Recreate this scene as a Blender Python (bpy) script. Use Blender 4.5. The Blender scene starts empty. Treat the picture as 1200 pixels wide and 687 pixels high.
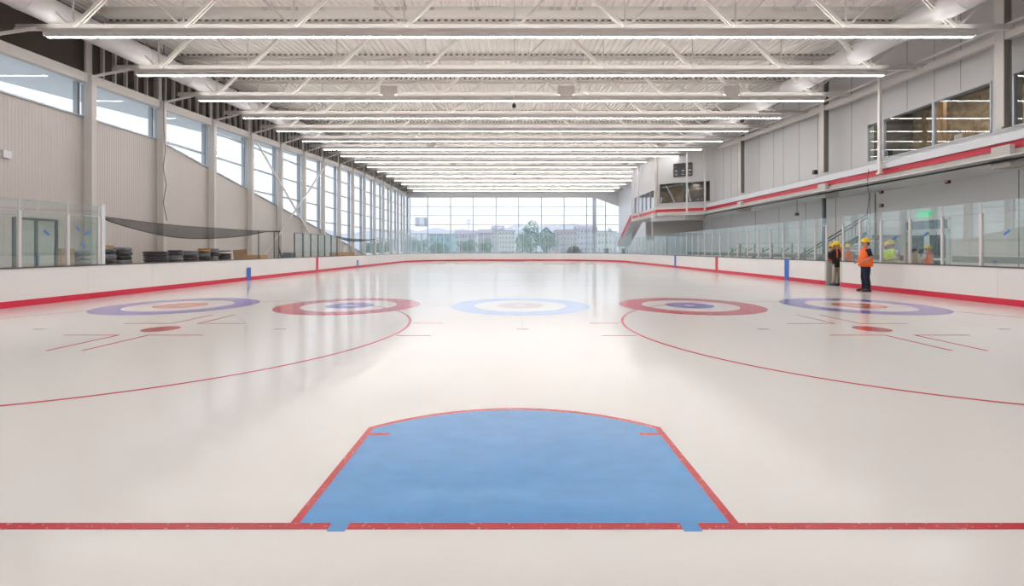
import bpy, bmesh, math, random
from mathutils import Vector, Matrix
random.seed(7)
C = bpy.context.scene
COL = C.collection
PI = math.pi
# ------------------------------------------------------------------ camera, sky, exposure
EYE = 1.49                       # metres above the ice
FPX = 535.0                      # focal length in pixels of the 1200-wide frame
cam_d = bpy.data.cameras.new('camera'); cam = bpy.data.objects.new('camera', cam_d); COL.objects.link(cam)
cam.location = (0, 0, EYE); cam.rotation_euler = (PI/2, 0, 0)
cam_d.sensor_width = 36; cam_d.lens = FPX/1200*36
cam_d.shift_x = -3/1200; cam_d.shift_y = -51/1200
cam_d.clip_start = 0.05; cam_d.clip_end = 3000
C.camera = cam
C.view_settings.view_transform = 'Standard'; C.view_settings.look = 'None'
C.view_settings.gamma = 1; C.view_settings.use_curve_mapping = False
C.view_settings.exposure = 0.58
SKY = .95
LAMP = 25.0
UPLIGHT = 9.5
w = bpy.data.worlds.new('sky'); C.world = w; w.use_nodes = True
nt = w.node_tree; bg = nt.nodes['Background']
tc = nt.nodes.new('ShaderNodeTexCoord'); sx = nt.nodes.new('ShaderNodeSeparateXYZ'); rp = nt.nodes.new('ShaderNodeValToRGB')
nt.links.new(tc.outputs['Generated'], sx.inputs[0]); nt.links.new(sx.outputs['Z'], rp.inputs[0]); nt.links.new(rp.outputs[0], bg.inputs[0])
rp.color_ramp.elements[0].position = 0.0; rp.color_ramp.elements[0].color = (.86, .90, .96, 1)
rp.color_ramp.elements[1].position = 0.7; rp.color_ramp.elements[1].color = (.80, .88, 1, 1)
bg.inputs[1].default_value = SKY
C.cycles.max_bounces = 10; C.cycles.diffuse_bounces = 6; C.cycles.glossy_bounces = 4
C.cycles.transparent_max_bounces = 24; C.cycles.sample_clamp_indirect = 4
C.cycles.caustics_reflective = False; C.cycles.caustics_refractive = False
try: C.cycles.use_denoising = True
except Exception: pass

# ------------------------------------------------------------------ materials
def mat(name, col, rough=.6, metal=0, bump=0, bscale=20, var=0, vscale=3, spec=.5, emit=None, es=0):
    m = bpy.data.materials.new(name); m.use_nodes = True
    n = m.node_tree; b = n.nodes['Principled BSDF']
    b.inputs['Base Color'].default_value = (*col, 1); b.inputs['Roughness'].default_value = rough
    b.inputs['Metallic'].default_value = metal; b.inputs['Specular IOR Level'].default_value = spec
    t = n.nodes.new('ShaderNodeTexCoord')
    if var:
        nz = n.nodes.new('ShaderNodeTexNoise'); nz.inputs['Scale'].default_value = vscale; nz.inputs['Detail'].default_value = 5
        mx = n.nodes.new('ShaderNodeMix'); mx.data_type = 'RGBA'
        mx.inputs['A'].default_value = (*[c*(1-var) for c in col], 1); mx.inputs['B'].default_value = (*[min(1, c*(1+var)) for c in col], 1)
        n.links.new(t.outputs['Object'], nz.inputs['Vector']); n.links.new(nz.outputs['Fac'], mx.inputs['Factor']); n.links.new(mx.outputs['Result'], b.inputs['Base Color'])
    if bump:
        nz = n.nodes.new('ShaderNodeTexNoise'); nz.inputs['Scale'].default_value = bscale
        bp = n.nodes.new('ShaderNodeBump'); bp.inputs['Strength'].default_value = bump; bp.inputs['Distance'].default_value = .02
        n.links.new(t.outputs['Object'], nz.inputs['Vector']); n.links.new(nz.outputs['Fac'], bp.inputs['Height']); n.links.new(bp.outputs['Normal'], b.inputs['Normal'])
    if emit:
        b.inputs['Emission Color'].default_value = (*emit, 1); b.inputs['Emission Strength'].default_value = es
    return m

def ice_mat(name, col, var=.03, vscale=.6, wear=0, stretch=(1, 1, 1)):
    m = bpy.data.materials.new(name); m.use_nodes = True
    n = m.node_tree; b = n.nodes['Principled BSDF']
    t = n.nodes.new('ShaderNodeTexCoord'); mp = n.nodes.new('ShaderNodeMapping'); mp.inputs['Scale'].default_value = stretch
    nz = n.nodes.new('ShaderNodeTexNoise'); nz.inputs['Scale'].default_value = vscale; nz.inputs['Detail'].default_value = 8
    mx = n.nodes.new('ShaderNodeMix'); mx.data_type = 'RGBA'
    mx.inputs['A'].default_value = (*[c*(1-var) for c in col], 1); mx.inputs['B'].default_value = (*[min(1, c*(1+var)) for c in col], 1)
    n.links.new(t.outputs['Object'], mp.inputs[0]); n.links.new(mp.outputs[0], nz.inputs['Vector']); n.links.new(nz.outputs['Fac'], mx.inputs['Factor'])
    out = mx.outputs['Result']
    if wear:
        n2 = n.nodes.new('ShaderNodeTexNoise'); n2.inputs['Scale'].default_value = 45; n2.inputs['Detail'].default_value = 6
        cr = n.nodes.new('ShaderNodeValToRGB'); cr.color_ramp.elements[0].position = .62; cr.color_ramp.elements[1].position = .72
        ml = n.nodes.new('ShaderNodeMath'); ml.operation = 'MULTIPLY'; ml.inputs[1].default_value = wear
        m3 = n.nodes.new('ShaderNodeMix'); m3.data_type = 'RGBA'; m3.inputs['B'].default_value = (.75, .72, .7, 1)
        n.links.new(t.outputs['Object'], n2.inputs['Vector']); n.links.new(n2.outputs['Fac'], cr.inputs[0]); n.links.new(cr.outputs[0], ml.inputs[0])
        n.links.new(ml.outputs[0], m3.inputs['Factor']); n.links.new(out, m3.inputs['A']); out = m3.outputs['Result']
    n.links.new(out, b.inputs['Base Color'])
    b.inputs['IOR'].default_value = 1.31; b.inputs['Specular IOR Level'].default_value = .5; b.inputs['Roughness'].default_value = ICE_ROUGH
    n4 = n.nodes.new('ShaderNodeTexNoise'); n4.inputs['Scale'].default_value = 1.3; n4.inputs['Detail'].default_value = 3
    bp = n.nodes.new('ShaderNodeBump'); bp.inputs['Strength'].default_value = .05; bp.inputs['Distance'].default_value = .01
    n.links.new(t.outputs['Object'], n4.inputs['Vector']); n.links.new(n4.outputs['Fac'], bp.inputs['Height']); n.links.new(bp.outputs['Normal'], b.inputs['Normal'])
    return m
ICE_ROUGH = .145

def glass_mat(name, tint, gloss=.07, rough=.0, haze=0, hazecol=(.8, .86, .85), fres=.2):
    m = bpy.data.materials.new(name); m.use_nodes = True
    n = m.node_tree; n.nodes.remove(n.nodes['Principled BSDF']); out = n.nodes['Material Output']
    tr = n.nodes.new('ShaderNodeBsdfTransparent'); tr.inputs[0].default_value = (*tint, 1)
    gl = n.nodes.new('ShaderNodeBsdfGlossy'); gl.inputs['Roughness'].default_value = rough; gl.inputs[0].default_value = (.95, 1, .98, 1)
    fr = n.nodes.new('ShaderNodeLayerWeight'); fr.inputs[0].default_value = .35
    ma = n.nodes.new('ShaderNodeMath'); ma.operation = 'MULTIPLY_ADD'; ma.inputs[1].default_value = fres; ma.inputs[2].default_value = gloss*.5
    ms = n.nodes.new('ShaderNodeMixShader')
    n.links.new(fr.outputs['Fresnel'], ma.inputs[0]); n.links.new(ma.outputs[0], ms.inputs[0]); n.links.new(tr.outputs[0], ms.inputs[1]); n.links.new(gl.outputs[0], ms.inputs[2])
    last = ms
    if haze:
        df = n.nodes.new('ShaderNodeBsdfDiffuse'); df.inputs[0].default_value = (*hazecol, 1)
        m2 = n.nodes.new('ShaderNodeMixShader'); m2.inputs[0].default_value = haze
        n.links.new(ms.outputs[0], m2.inputs[1]); n.links.new(df.outputs[0], m2.inputs[2]); last = m2
    n.links.new(last.outputs[0], out.inputs[0])
    return m

def rib_mat(name, col, axis='Y', pitch=.2, depth=.4):
    """sheet-metal wall with narrow vertical ribs"""
    m = mat(name, col, .55); n = m.node_tree; b = n.nodes['Principled BSDF']
    t = n.nodes.new('ShaderNodeTexCoord'); wv = n.nodes.new('ShaderNodeTexWave'); wv.bands_direction = axis
    wv.inputs['Scale'].default_value = 1/pitch/ (20/ (2*PI)) ; wv.wave_profile = 'SIN'
    bp = n.nodes.new('ShaderNodeBump'); bp.inputs['Strength'].default_value = depth; bp.inputs['Distance'].default_value = .02
    n.links.new(t.outputs['Object'], wv.inputs['Vector']); n.links.new(wv.outputs['Fac'], bp.inputs['Height']); n.links.new(bp.outputs['Normal'], b.inputs['Normal'])
    mx = n.nodes.new('ShaderNodeMix'); mx.data_type = 'RGBA'; mx.inputs['A'].default_value = (*[c*.95 for c in col], 1); mx.inputs['B'].default_value = (*col, 1)
    n.links.new(wv.outputs['Fac'], mx.inputs['Factor']); n.links.new(mx.outputs['Result'], b.inputs['Base Color'])
    return m

def osb_mat(name):
    m = mat(name, (.42, .30, .16), .8); n = m.node_tree; b = n.nodes['Principled BSDF']
    t = n.nodes.new('ShaderNodeTexCoord'); v = n.nodes.new('ShaderNodeTexVoronoi'); v.inputs['Scale'].default_value = 3.0
    nz = n.nodes.new('ShaderNodeTexNoise'); nz.inputs['Scale'].default_value = 1.6; nz.inputs['Detail'].default_value = 8; nz.inputs['Distortion'].default_value = 1.5
    cr = n.nodes.new('ShaderNodeValToRGB'); cr.color_ramp.elements[0].color = (.22, .14, .07, 1); cr.color_ramp.elements[0].position = .3
    cr.color_ramp.elements[1].color = (.52, .41, .27, 1); cr.color_ramp.elements[1].position = .65
    n.links.new(t.outputs['Object'], nz.inputs['Vector']); n.links.new(nz.outputs['Fac'], cr.inputs[0]); n.links.new(cr.outputs[0], b.inputs['Base Color'])
    return m

M = dict(
    ice=ice_mat('ice', (.70, .675, .66), .025, .5),
    crease=ice_mat('crease_blue_ice', (.095, .29, .60), .15, 4.0, stretch=(1, 2.2, 1)),
    red=ice_mat('red_ice_line', (.46, .035, .05), .1, 3, wear=.55),
    dred=ice_mat('dark_red_ice_paint', (.50, .07, .09), .08, 3),
    ringblue=ice_mat('violet_blue_ice_paint', (.16, .13, .46), .1, 2),
    ringred=ice_mat('crimson_ice_paint', (.52, .07, .11), .1, 2),
    palering=ice_mat('light_blue_ice_paint', (.42, .52, .78), .1, 2),
    thin=ice_mat('grey_ice_line', (.30, .28, .30), .1, 2),
    faint=ice_mat('faint_ice_line', (.62, .56, .56), .05, 2),
    orange_i=ice_mat('orange_red_ice_paint', (.62, .16, .10), .1, 2),
    white=mat('white_board_plastic', (.84, .82, .81), .32, var=.02, vscale=1.5),
    kick=mat('red_kick_plate', (.62, .02, .06), .35, var=.06),
    cap=mat('dark_grey_cap_rail', (.09, .09, .10), .4),
    markb=mat('blue_board_mark', (.03, .14, .55), .35),
    markr=mat('red_board_mark', (.62, .03, .06), .35),
    alu=mat('brushed_aluminium', (.72, .70, .70), .4, .3, var=.05),
    dpost=mat('dark_bronze_post', (.10, .11, .12), .45, .4),
    steel=mat('white_painted_steel', (.78, .75, .71), .5, var=.03),
    beige=mat('warm_grey_painted_steel', (.62, .59, .565), .5, var=.04),
    chord=mat('pale_grey_painted_steel', (.66, .63, .60), .5, var=.03),
    housing=mat('grey_lamp_housing', (.60, .57, .55), .45),
    deck=mat('cream_corrugated_deck', (.86, .83, .79), .55, var=.02),
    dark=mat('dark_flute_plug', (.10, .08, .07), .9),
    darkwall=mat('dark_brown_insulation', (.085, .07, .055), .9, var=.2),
    duct=mat('pale_spiral_duct', (.76, .74, .75), .45, .1, var=.04),
    upl=mat('lit_uplight_slot', (.9, .9, .88), .5, emit=(1, .975, .95), es=UPLIGHT),
    lamp=mat('lit_led_diffuser', (.9, .9, .88), .5, emit=(1, .975, .95), es=LAMP),
    rib=rib_mat('ribbed_beige_wall', (.60, .565, .54), 'Y', .11, .35),
    panelw=mat('light_grey_wall_panel', (.58, .58, .59), .5, var=.03, vscale=.4),
    lowerw=mat('pale_grey_lower_wall', (.86, .87, .88), .6, var=.03, vscale=.4),
    seam=mat('wall_panel_seam', (.30, .31, .32), .7),
    taupe=mat('taupe_shade_and_digits', (.20, .18, .16), .6),  # dark tone painting the column recess shade; also the scoreboard digits
    redband=mat('red_fascia', (.52, .02, .045), .45),
    gutter=mat('white_gutter_metal', (.74, .76, .80), .4, .1),
    beam=mat('concrete_grey_beam', (.52, .50, .48), .6, var=.05),
    mull=mat('blue_grey_window_frame', (.46, .50, .56), .4, .3),
    mulld=mat('dark_teal_window_jamb', (.06, .12, .15), .4, .3),
    wglass=glass_mat('window_glass', (.965, .98, .99), .01, fres=.08),
    rglass=glass_mat('greenish_rink_glass', (.94, .972, .966), .06, haze=.035, hazecol=(.62, .79, .77), fres=.14),
    fglass=glass_mat('far_end_rink_glass', (.95, .98, .985), .03, haze=.13, hazecol=(.72, .86, .90)),  # diffuse veil mixed in to haze the view outside
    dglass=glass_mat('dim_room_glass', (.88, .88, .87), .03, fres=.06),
    concrete=mat('grey_concrete_floor', (.42, .41, .40), .6, var=.08, vscale=.8),
    osb=osb_mat('tan_board_and_insulation'),
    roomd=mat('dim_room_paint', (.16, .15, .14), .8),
    paper=mat('white_paper_label', (.8, .8, .8), .7),
    black=mat('black_plastic', (.025, .025, .03), .35),
    wrap=mat('black_shrink_wrap', (.05, .05, .06), .28, bump=.8, bscale=9, var=.5, vscale=6),
    wrapg=mat('grey_shrink_wrap', (.20, .21, .24), .25, bump=.8, bscale=9, var=.4, vscale=5),
    card=mat('brown_cardboard', (.42, .29, .19), .85, var=.08),
    wood=mat('raw_timber', (.50, .32, .17), .8, var=.15),
    orangeb=mat('orange_wrapper', (.62, .30, .05), .6),
    net=None,
    rope=mat('black_rope', (.03, .03, .03), .8),
    tape=mat('blue_masking_tape', (.05, .22, .62), .7),
    skin=mat('skin', (.50, .28, .20), .55),
    hat=mat('yellow_hard_hat_shell', (.85, .58, .01), .3),
    vest=mat('orange_safety_vest', (.90, .14, .02), .7),
    vesty=mat('lime_safety_vest', (.62, .78, .03), .7),
    navy=mat('navy_cloth', (.012, .015, .04), .85),
    blackc=mat('black_cloth', (.015, .014, .016), .85),
    khaki=mat('khaki_cloth', (.36, .31, .24), .85, var=.1),
    greyc=mat('light_grey_cloth', (.50, .50, .50), .85),
    shoe=mat('dark_brown_leather', (.04, .02, .015), .5),
    hair=mat('dark_hair', (.03, .02, .015), .8),
    eye=mat('dark_eye', (.02, .02, .02), .2),
    reflect=mat('silver_reflective_tape', (.7, .7, .62), .3),
    green=mat('green_exit_sign_face', (.03, .5, .2), .4, emit=(.05, .9, .35), es=.35),
    hill=mat('hazy_lilac_hillside', (.62, .62, .66), .9, var=.06, vscale=.02),  # distance haze is put into the hill colour
    tree=mat('haze_paled_foliage', (.30, .43, .36), .9, var=.25, vscale=1.2),  # foliage lightened to paint in distance haze
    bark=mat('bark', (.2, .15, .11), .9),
    b1=mat('pale_lilac_render', (.64, .61, .67), .8), b2=mat('pale_cream_render', (.70, .68, .64), .8), b3=mat('dull_pink_brick', (.58, .51, .53), .8),  # facades kept pale so their colour carries the haze
    b4=mat('teal_metal_cladding', (.40, .60, .64), .6), roofm=mat('grey_violet_roof', (.48, .45, .50), .8), bwin=mat('haze_paled_window', (.34, .38, .44), .3),  # window tone lightened, haze painted into the colour
    asphalt=mat('pale_parking_asphalt', (.58, .59, .60), .9), bounce_ground=mat('light_bounce_ground', (.62, .63, .60), .95, var=.2, vscale=.05),  # outside ground paled to bounce light up onto the eave
    carw=mat('white_car_paint', (.8, .8, .82), .25), cars=mat('silver_car_paint', (.45, .48, .52), .25), tyre=mat('tyre_rubber', (.02, .02, .02), .7),
    maroon=mat('maroon_alarm_case', (.18, .02, .03), .5), bleach=mat('pale_bleacher_plank', (.62, .66, .66), .5, .2),
    tarp=mat('black_tarpaulin', (.03, .035, .04), .5, bump=.6, bscale=3),
    eave=mat('pale_soffit_metal', (.86, .89, .93), .5),
    doorw=mat('white_door_frame', (.70, .76, .78), .4), doorg=glass_mat('door_glass', (.30, .42, .46), .10),
    amber=mat('scoreboard_bezel_white', (.75, .76, .78), .5),
)
def net_mat():
    m = bpy.data.materials.new('black_netting'); m.use_nodes = True
    n = m.node_tree; b = n.nodes['Principled BSDF']; b.inputs['Base Color'].default_value = (.025, .025, .025, 1); b.inputs['Roughness'].default_value = .9
    tr = n.nodes.new('ShaderNodeBsdfTransparent'); ms = n.nodes.new('ShaderNodeMixShader'); ms.inputs[0].default_value = .42
    n.links.new(tr.outputs[0], ms.inputs[1]); n.links.new(b.outputs[0], ms.inputs[2]); n.links.new(ms.outputs[0], n.nodes['Material Output'].inputs[0])
    return m
M['net'] = net_mat()

# ------------------------------------------------------------------ mesh helpers
class MB:
    def __init__(s): s.v = []; s.f = []
    def box(s, x0, x1, y0, y1, z0, z1):
        b = len(s.v)
        s.v += [(x0,y0,z0),(x1,y0,z0),(x1,y1,z0),(x0,y1,z0),(x0,y0,z1),(x1,y0,z1),(x1,y1,z1),(x0,y1,z1)]
        s.f += [(b,b+3,b+2,b+1),(b+4,b+5,b+6,b+7),(b,b+1,b+5,b+4),(b+1,b+2,b+6,b+5),(b+2,b+3,b+7,b+6),(b+3,b,b+4,b+7)]
        return s
    def bar(s, p, q, w, h=None, up=(0,0,1)):
        """rectangular bar from p to q"""
        h = h or w; p = Vector(p); q = Vector(q); d = (q-p).normalized(); u = Vector(up)
        if abs(d.dot(u)) > .98: u = Vector((0,1,0))
        a = d.cross(u).normalized()*w/2; c = a.cross(d).normalized()*h/2; b = len(s.v)
        for e in (p, q): s.v += [tuple(e-a-c), tuple(e+a-c), tuple(e+a+c), tuple(e-a+c)]
        s.f += [(b,b+1,b+2,b+3),(b+7,b+6,b+5,b+4)] + [(b+i, b+4+i, b+4+(i+1)%4, b+(i+1)%4) for i in range(4)]
        return s
    def tube(s, pts, r, n=10, cap=True):
        pts = [Vector(p) for p in pts]; b = len(s.v); ref = None
        for i, p in enumerate(pts):
            d = (pts[min(i+1, len(pts)-1)]-pts[max(i-1, 0)]).normalized()
            u = Vector((0,0,1)) if abs(d.z) < .9 else Vector((1,0,0))
            a = d.cross(u).normalized(); c = a.cross(d)
            rr = r[i] if isinstance(r, (list, tuple)) else r
            for k in range(n):
                t = 2*PI*k/n; s.v.append(tuple(p+a*math.cos(t)*rr+c*math.sin(t)*rr))
        for i in range(len(pts)-1):
            for k in range(n):
                k2 = (k+1) % n; s.f.append((b+i*n+k, b+(i+1)*n+k, b+(i+1)*n+k2, b+i*n+k2))
        if cap:
            s.f.append(tuple(b+k for k in range(n))); e = b+(len(pts)-1)*n; s.f.append(tuple(e+n-1-k for k in range(n)))
        return s
    def lathe(s, prof, c=(0,0,0), n=20, sx=1, sy=1, wob=0):
        b = len(s.v)
        for (r, z) in prof:
            for k in range(n):
                t = 2*PI*k/n; rr = r*(1+wob*math.sin(5*t+z*31)+wob*.6*math.sin(9*t+z*77))
                s.v.append((c[0]+rr*math.cos(t)*sx, c[1]+rr*math.sin(t)*sy, c[2]+z))
        for i in range(len(prof)-1):
            for k in range(n):
                k2 = (k+1) % n; s.f.append((b+i*n+k, b+i*n+k2, b+(i+1)*n+k2, b+(i+1)*n+k))
        s.f.append(tuple(b+n-1-k for k in range(n))); e = b+(len(prof)-1)*n; s.f.append(tuple(e+k for k in range(n)))
        return s
    def prism(s, poly, axis, a, b_):
        """extrude a 2D polygon along an axis ('x': poly=(y,z), 'y': (x,z), 'z': (x,y))"""
        n = len(poly); b = len(s.v)
        f = {'x': lambda p, t: (t, p[0], p[1]), 'y': lambda p, t: (p[0], t, p[1]), 'z': lambda p, t: (p[0], p[1], t)}[axis]
        for t in (a, b_): s.v += [f(p, t) for p in poly]
        s.f.append(tuple(b+i for i in range(n))); s.f.append(tuple(b+2*n-1-i for i in range(n)))
        for i in range(n): j = (i+1) % n; s.f.append((b+i, b+n+i, b+n+j, b+j))
        return s
    def sweep(s, pts, nrm, prof, closed=False):
        """profile (outward offset, z) swept along a plan path"""
        b = len(s.v); k = len(prof); n = len(pts)
        for p, q in zip(pts, nrm):
            for (o, z) in prof: s.v.append((p[0]+q[0]*o, p[1]+q[1]*o, z))
        for i in range(n if closed else n-1):
            i2 = (i+1) % n
            for j in range(k): j2 = (j+1) % k; s.f.append((b+i*k+j, b+i*k+j2, b+i2*k+j2, b+i2*k+j))
        if not closed:
            s.f.append(tuple(b+k-1-j for j in range(k))); e = b+(n-1)*k; s.f.append(tuple(e+j for j in range(k)))
        return s
    def build(s, name, m, parent=None, smooth=False, **kw):
        me = bpy.data.meshes.new(name); me.from_pydata(s.v, [], s.f); me.update()
        bm = bmesh.new(); bm.from_mesh(me); bmesh.ops.recalc_face_normals(bm, faces=bm.faces); bm.to_mesh(me); bm.free()
        if smooth:
            for p in me.polygons: p.use_smooth = True
        me.materials.append(m)
        o = bpy.data.objects.new(name, me); COL.objects.link(o)
        if parent: o.parent = parent; o.matrix_parent_inverse = Matrix.Identity(4); o.location = -Vector(parent_world(parent)) if kw.pop('world', False) else (0,0,0)
        return tag(o, **kw) if kw else o
def parent_world(p):
    v = Vector((0,0,0))
    while p: v += Vector(p.location); p = p.parent
    return v
def tag(o, label=None, cat=None, group=None, kind=None):
    if label: o['label'] = label
    if cat: o['category'] = cat
    if group: o['group'] = group
    if kind: o['kind'] = kind
    return o
def empty(name, loc=(0,0,0), rz=0, **kw):
    o = bpy.data.objects.new(name, None); COL.objects.link(o); o.location = loc; o.rotation_euler = (0,0,rz)
    o.empty_display_size = .2
    return tag(o, **kw)
def copy_tree(o, parent=None):
    c = o.copy(); COL.objects.link(c)
    if parent: c.parent = parent
    for ch in list(o.children): copy_tree(ch, c)
    return c
ORD = ['first','second','third','fourth','fifth','sixth','seventh','eighth','ninth','tenth','eleventh','twelfth','thirteenth','fourteenth','fifteenth','sixteenth','seventeenth','eighteenth','nineteenth','twentieth']

# ------------------------------------------------------------------ building dimensions
BAY = 3.65
ROWY = [15.15 + BAY*n for n in range(16)]
LH = [7.03,7.14,7.29,7.48,7.68,7.89,8.09,8.29,8.48,8.65,8.79,8.87,8.90,8.90,8.90,8.90]   # strip light underside above eye level
def lh(y):
    t = (y-15.15)/BAY
    if t <= 0: return LH[0]+t*.09
    if t >= 15: return LH[15]
    i = int(t); return LH[i]*(1-(t-i))+LH[min(i+1,15)]*(t-i)
def zl(y): return EYE+lh(y)
def deckz(y): return zl(y)+2.28
XL, XR, XLOW = -17.0, 17.2, 19.0
YB, YF = -9.0, 72.8
YS = [YB, -5, -1, 3, 7, 11] + ROWY + [YF]

# ---- floor and ice
fl = MB().box(XL-.3, XLOW+.3, YB, YF+.3, -.3, -.04).build('floor', M['concrete'], kind='structure', label='grey concrete slab around and under the rink')
RX, RHW, RY0, RY1, RR = .15, 12.95, -.95, 60.1, 8.5
def rink_path(step=.35):
    """list of (point, outward normal) clockwise starting at left side near end"""
    P = []
    def arc(cx, cy, a0, a1):
        n = max(2, int(abs(a1-a0)*RR/step))
        for i in range(n+1):
            a = a0+(a1-a0)*i/n; P.append(((cx+RR*math.cos(a), cy+RR*math.sin(a)), (math.cos(a), math.sin(a))))
    def line(p, q, nr):
        L = math.dist(p, q); n = max(1, int(L/1.2))
        for i in range(1, n): P.append(((p[0]+(q[0]-p[0])*i/n, p[1]+(q[1]-p[1])*i/n), nr))
    xl, xr = RX-RHW, RX+RHW
    line((xl, RY0+RR), (xl, RY1-RR), (-1, 0)); arc(xl+RR, RY1-RR, PI, PI/2)
    line((xl+RR, RY1), (xr-RR, RY1), (0, 1)); arc(xr-RR, RY1-RR, PI/2, 0)
    line((xr, RY1-RR), (xr, RY0+RR), (1, 0)); arc(xr-RR, RY0+RR, 0, -PI/2)
    line((xr-RR, RY0), (xl+RR, RY0), (0, -1)); arc(xl+RR, RY0+RR, -PI/2, -PI)
    return P
RP = rink_path()
ice = empty('ice_sheet', (RX, 0, 0), kind='structure', label='white glossy ice sheet with painted hockey and curling lines')
def icy(mb, name, m, **kw): return mb.build(name, m, ice, world=True, **kw)
icy(MB().prism([p for p, n in RP], 'z', -.04, 0), 'ice_surface', M['ice'])
def flat(poly, z=.0012):
    mb = MB(); mb.prism(poly, 'z', .0002, z); return mb
def rect(x0, x1, y0, y1): return [(x0,y0),(x1,y0),(x1,y1),(x0,y1)]
def ring(mb, cx, cy, ro, ri, z, n=96, a0=0, a1=2*PI):
    b = len(mb.v); full = abs(a1-a0-2*PI) < 1e-6; m = n if full else n+1
    for i in range(m):
        a = a0+(a1-a0)*i/n
        for r in (ri, ro): mb.v.append((cx+r*math.cos(a), cy+r*math.sin(a), z))
    for i in range(n):
        j = (i+1) % m; mb.f.append((b+2*i, b+2*i+1, b+2*j+1, b+2*j))
    return mb
GL = 2.457
def half_markings(sgn, gy):
    """goal line, crease, face-off circles of one rink end; sgn=+1: play runs towards +Y"""
    Y = lambda d: gy+sgn*d
    cx = .0
    lw = .028
    hw = 1.22
    # blue crease
    pts = [(cx-hw+.03, Y(0)), (cx-hw+.03, Y(1.35))]
    th = math.asin((hw-.03)/1.81); n = 28
    R = 1.83
    def arcp(r, off=0):
        a = math.acos(min(1, (hw-off)/r)) if r > hw-off else 0
        return [(cx+r*math.cos(PI-a-(PI-2*a)*i/n), Y(r*math.sin(PI-a-(PI-2*a)*i/n))) for i in range(n+1)]
    inner = arcp(R-.05, .05)
    outer = arcp(R)
    poly = [(cx-hw+.05, Y(0))]+inner+[(cx+hw-.05, Y(0))]
    icy(flat(poly, .001), 'goal_crease', M['crease'])
    mb = MB(); b = len(mb.v)
    OUT = [(cx-hw, Y(.02))]+outer+[(cx+hw, Y(.02))]; INN = [(cx-hw+.05, Y(.02))]+inner+[(cx+hw-.05, Y(.02))]
    for o_, i_ in zip(OUT, INN): mb.v += [(*o_, .0016), (*i_, .0016)]
    for i in range(len(OUT)-1): mb.f.append((2*i, 2*i+1, 2*i+3, 2*i+2))
    icy(mb, 'crease_outline', M['red'])
    for s in (-1, 1):
        icy(flat(rect(cx+s*(hw-.04)-(.0 if s > 0 else 0)-(0.17 if s > 0 else 0), cx+s*(hw-.04)+(0 if s > 0 else .17), min(Y(1.2), Y(1.25)), max(Y(1.2), Y(1.25))), .0018), 'crease_tick', M['red'])
    # goal line with two gaps at the goal pegs
    dxg = .925
    half = RHW-(0 if True else 0)
    ex = RHW-RR+math.sqrt(max(0, RR*RR-(RR-3.4)**2))
    for a, c in ((RX-ex+.05, cx-dxg-.07), (cx-dxg+.03, cx+dxg-.03), (cx+dxg+.07, RX+ex-.05)):
        icy(flat(rect(a, c, gy-lw, gy+lw), .002), 'goal_line', M['red'])
    for s in (-1, 1):
        xa, xb = sorted((cx+s*(dxg+.068), cx+s*(dxg-.028))); icy(flat(rect(xa, xb, gy-.045, gy+.05), .0022), 'goal_peg_patch', M['crease'])
    for s in (-1, 1):
        fx, fy = .035+s*6.66, Y(6.1)
        mb = ring(MB(), fx, fy, 4.58, 4.525, .0016, 160); icy(mb, 'faceoff_circle', M['dred'])
        mb = ring(MB(), fx, fy, .305, 0, .0018, 40); icy(mb, 'faceoff_dot', M['red'])
        mb = MB()
        for sy in (-1, 1):
            for sx_ in (-1, 1):
                x0 = fx+sx_*.26; y0 = fy+sy*.62
                mb.prism(rect(min(x0, x0+sx_*.95), max(x0, x0+sx_*.95), y0-.025, y0+.025), 'z', .0002, .0017)
                mb.prism(rect(x0-.025, x0+.025, min(y0, y0+sy*1.22), max(y0, y0+sy*1.22)), 'z', .0002, .0019)
        icy(mb, 'faceoff_restraining_lines', M['dred'])
        mb = MB()
        for sx_ in (-1, 1):
            for sy in (-1, 1):
                x0 = fx+sx_*4.58
                mb.prism(rect(min(x0, x0+sx_*.6), max(x0, x0+sx_*.6), fy+sy*.66-.025, fy+sy*.66+.025), 'z', .0002, .0017)
        icy(mb, 'hash_marks', M['dred'])
half_markings(1, GL)
half_markings(-1, RY1-3.4)
HX = [-8.88, -4.38, .15, 4.65, 9.15]
for ty, sg in ((12.15, 1), (RY1+RY0-12.15, -1)):
    for i, hx in enumerate(HX):
        outc = M['ringblue'] if i in (0, 4) else M['ringred'] if i in (1, 3) else M['palering']
        inc = M['orange_i'] if i in (0, 4) else M['ringblue'] if i in (1, 3) else M['faint']
        icy(ring(MB(), hx, ty, 1.83, 1.22, .0013), 'curling_house_ring', outc)
        icy(ring(MB(), hx, ty, .61, .15, .0013, 48), 'curling_inner_ring', inc)
        icy(flat(rect(hx-.11, hx+.11, ty-sg*3.62-.03, ty-sg*3.62+.03), .0021), 'hack_line', M['thin'])
        icy(flat(rect(hx-.006, hx+.006, min(ty-sg*3.6, ty+sg*8.3), max(ty-sg*3.6, ty+sg*8.3)), .0010), 'curling_centre_line', M['faint'])
    icy(flat(rect(RX-12.6, RX+12.6, ty-.008, ty+.008), .0011), 'tee_line', M['faint'])
    icy(flat(rect(RX-12.6, RX+12.6, ty+sg*6.4-.05, ty+sg*6.4+.05), .0011), 'hog_line', M['faint'])
CY = (RY0+RY1)/2
for y, m_, nm in ((CY, M['dred'], 'centre_line'), (CY-7.62, M['palering'], 'blue_line'), (CY+7.62, M['palering'], 'blue_line')):
    icy(flat(rect(RX-RHW+.03, RX+RHW-.03, y-.06, y+.06), .0012), nm, M['faint'])
icy(ring(MB(), RX, CY, 4.58, 4.52, .0013, 96), 'centre_circle', M['faint'])

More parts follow.
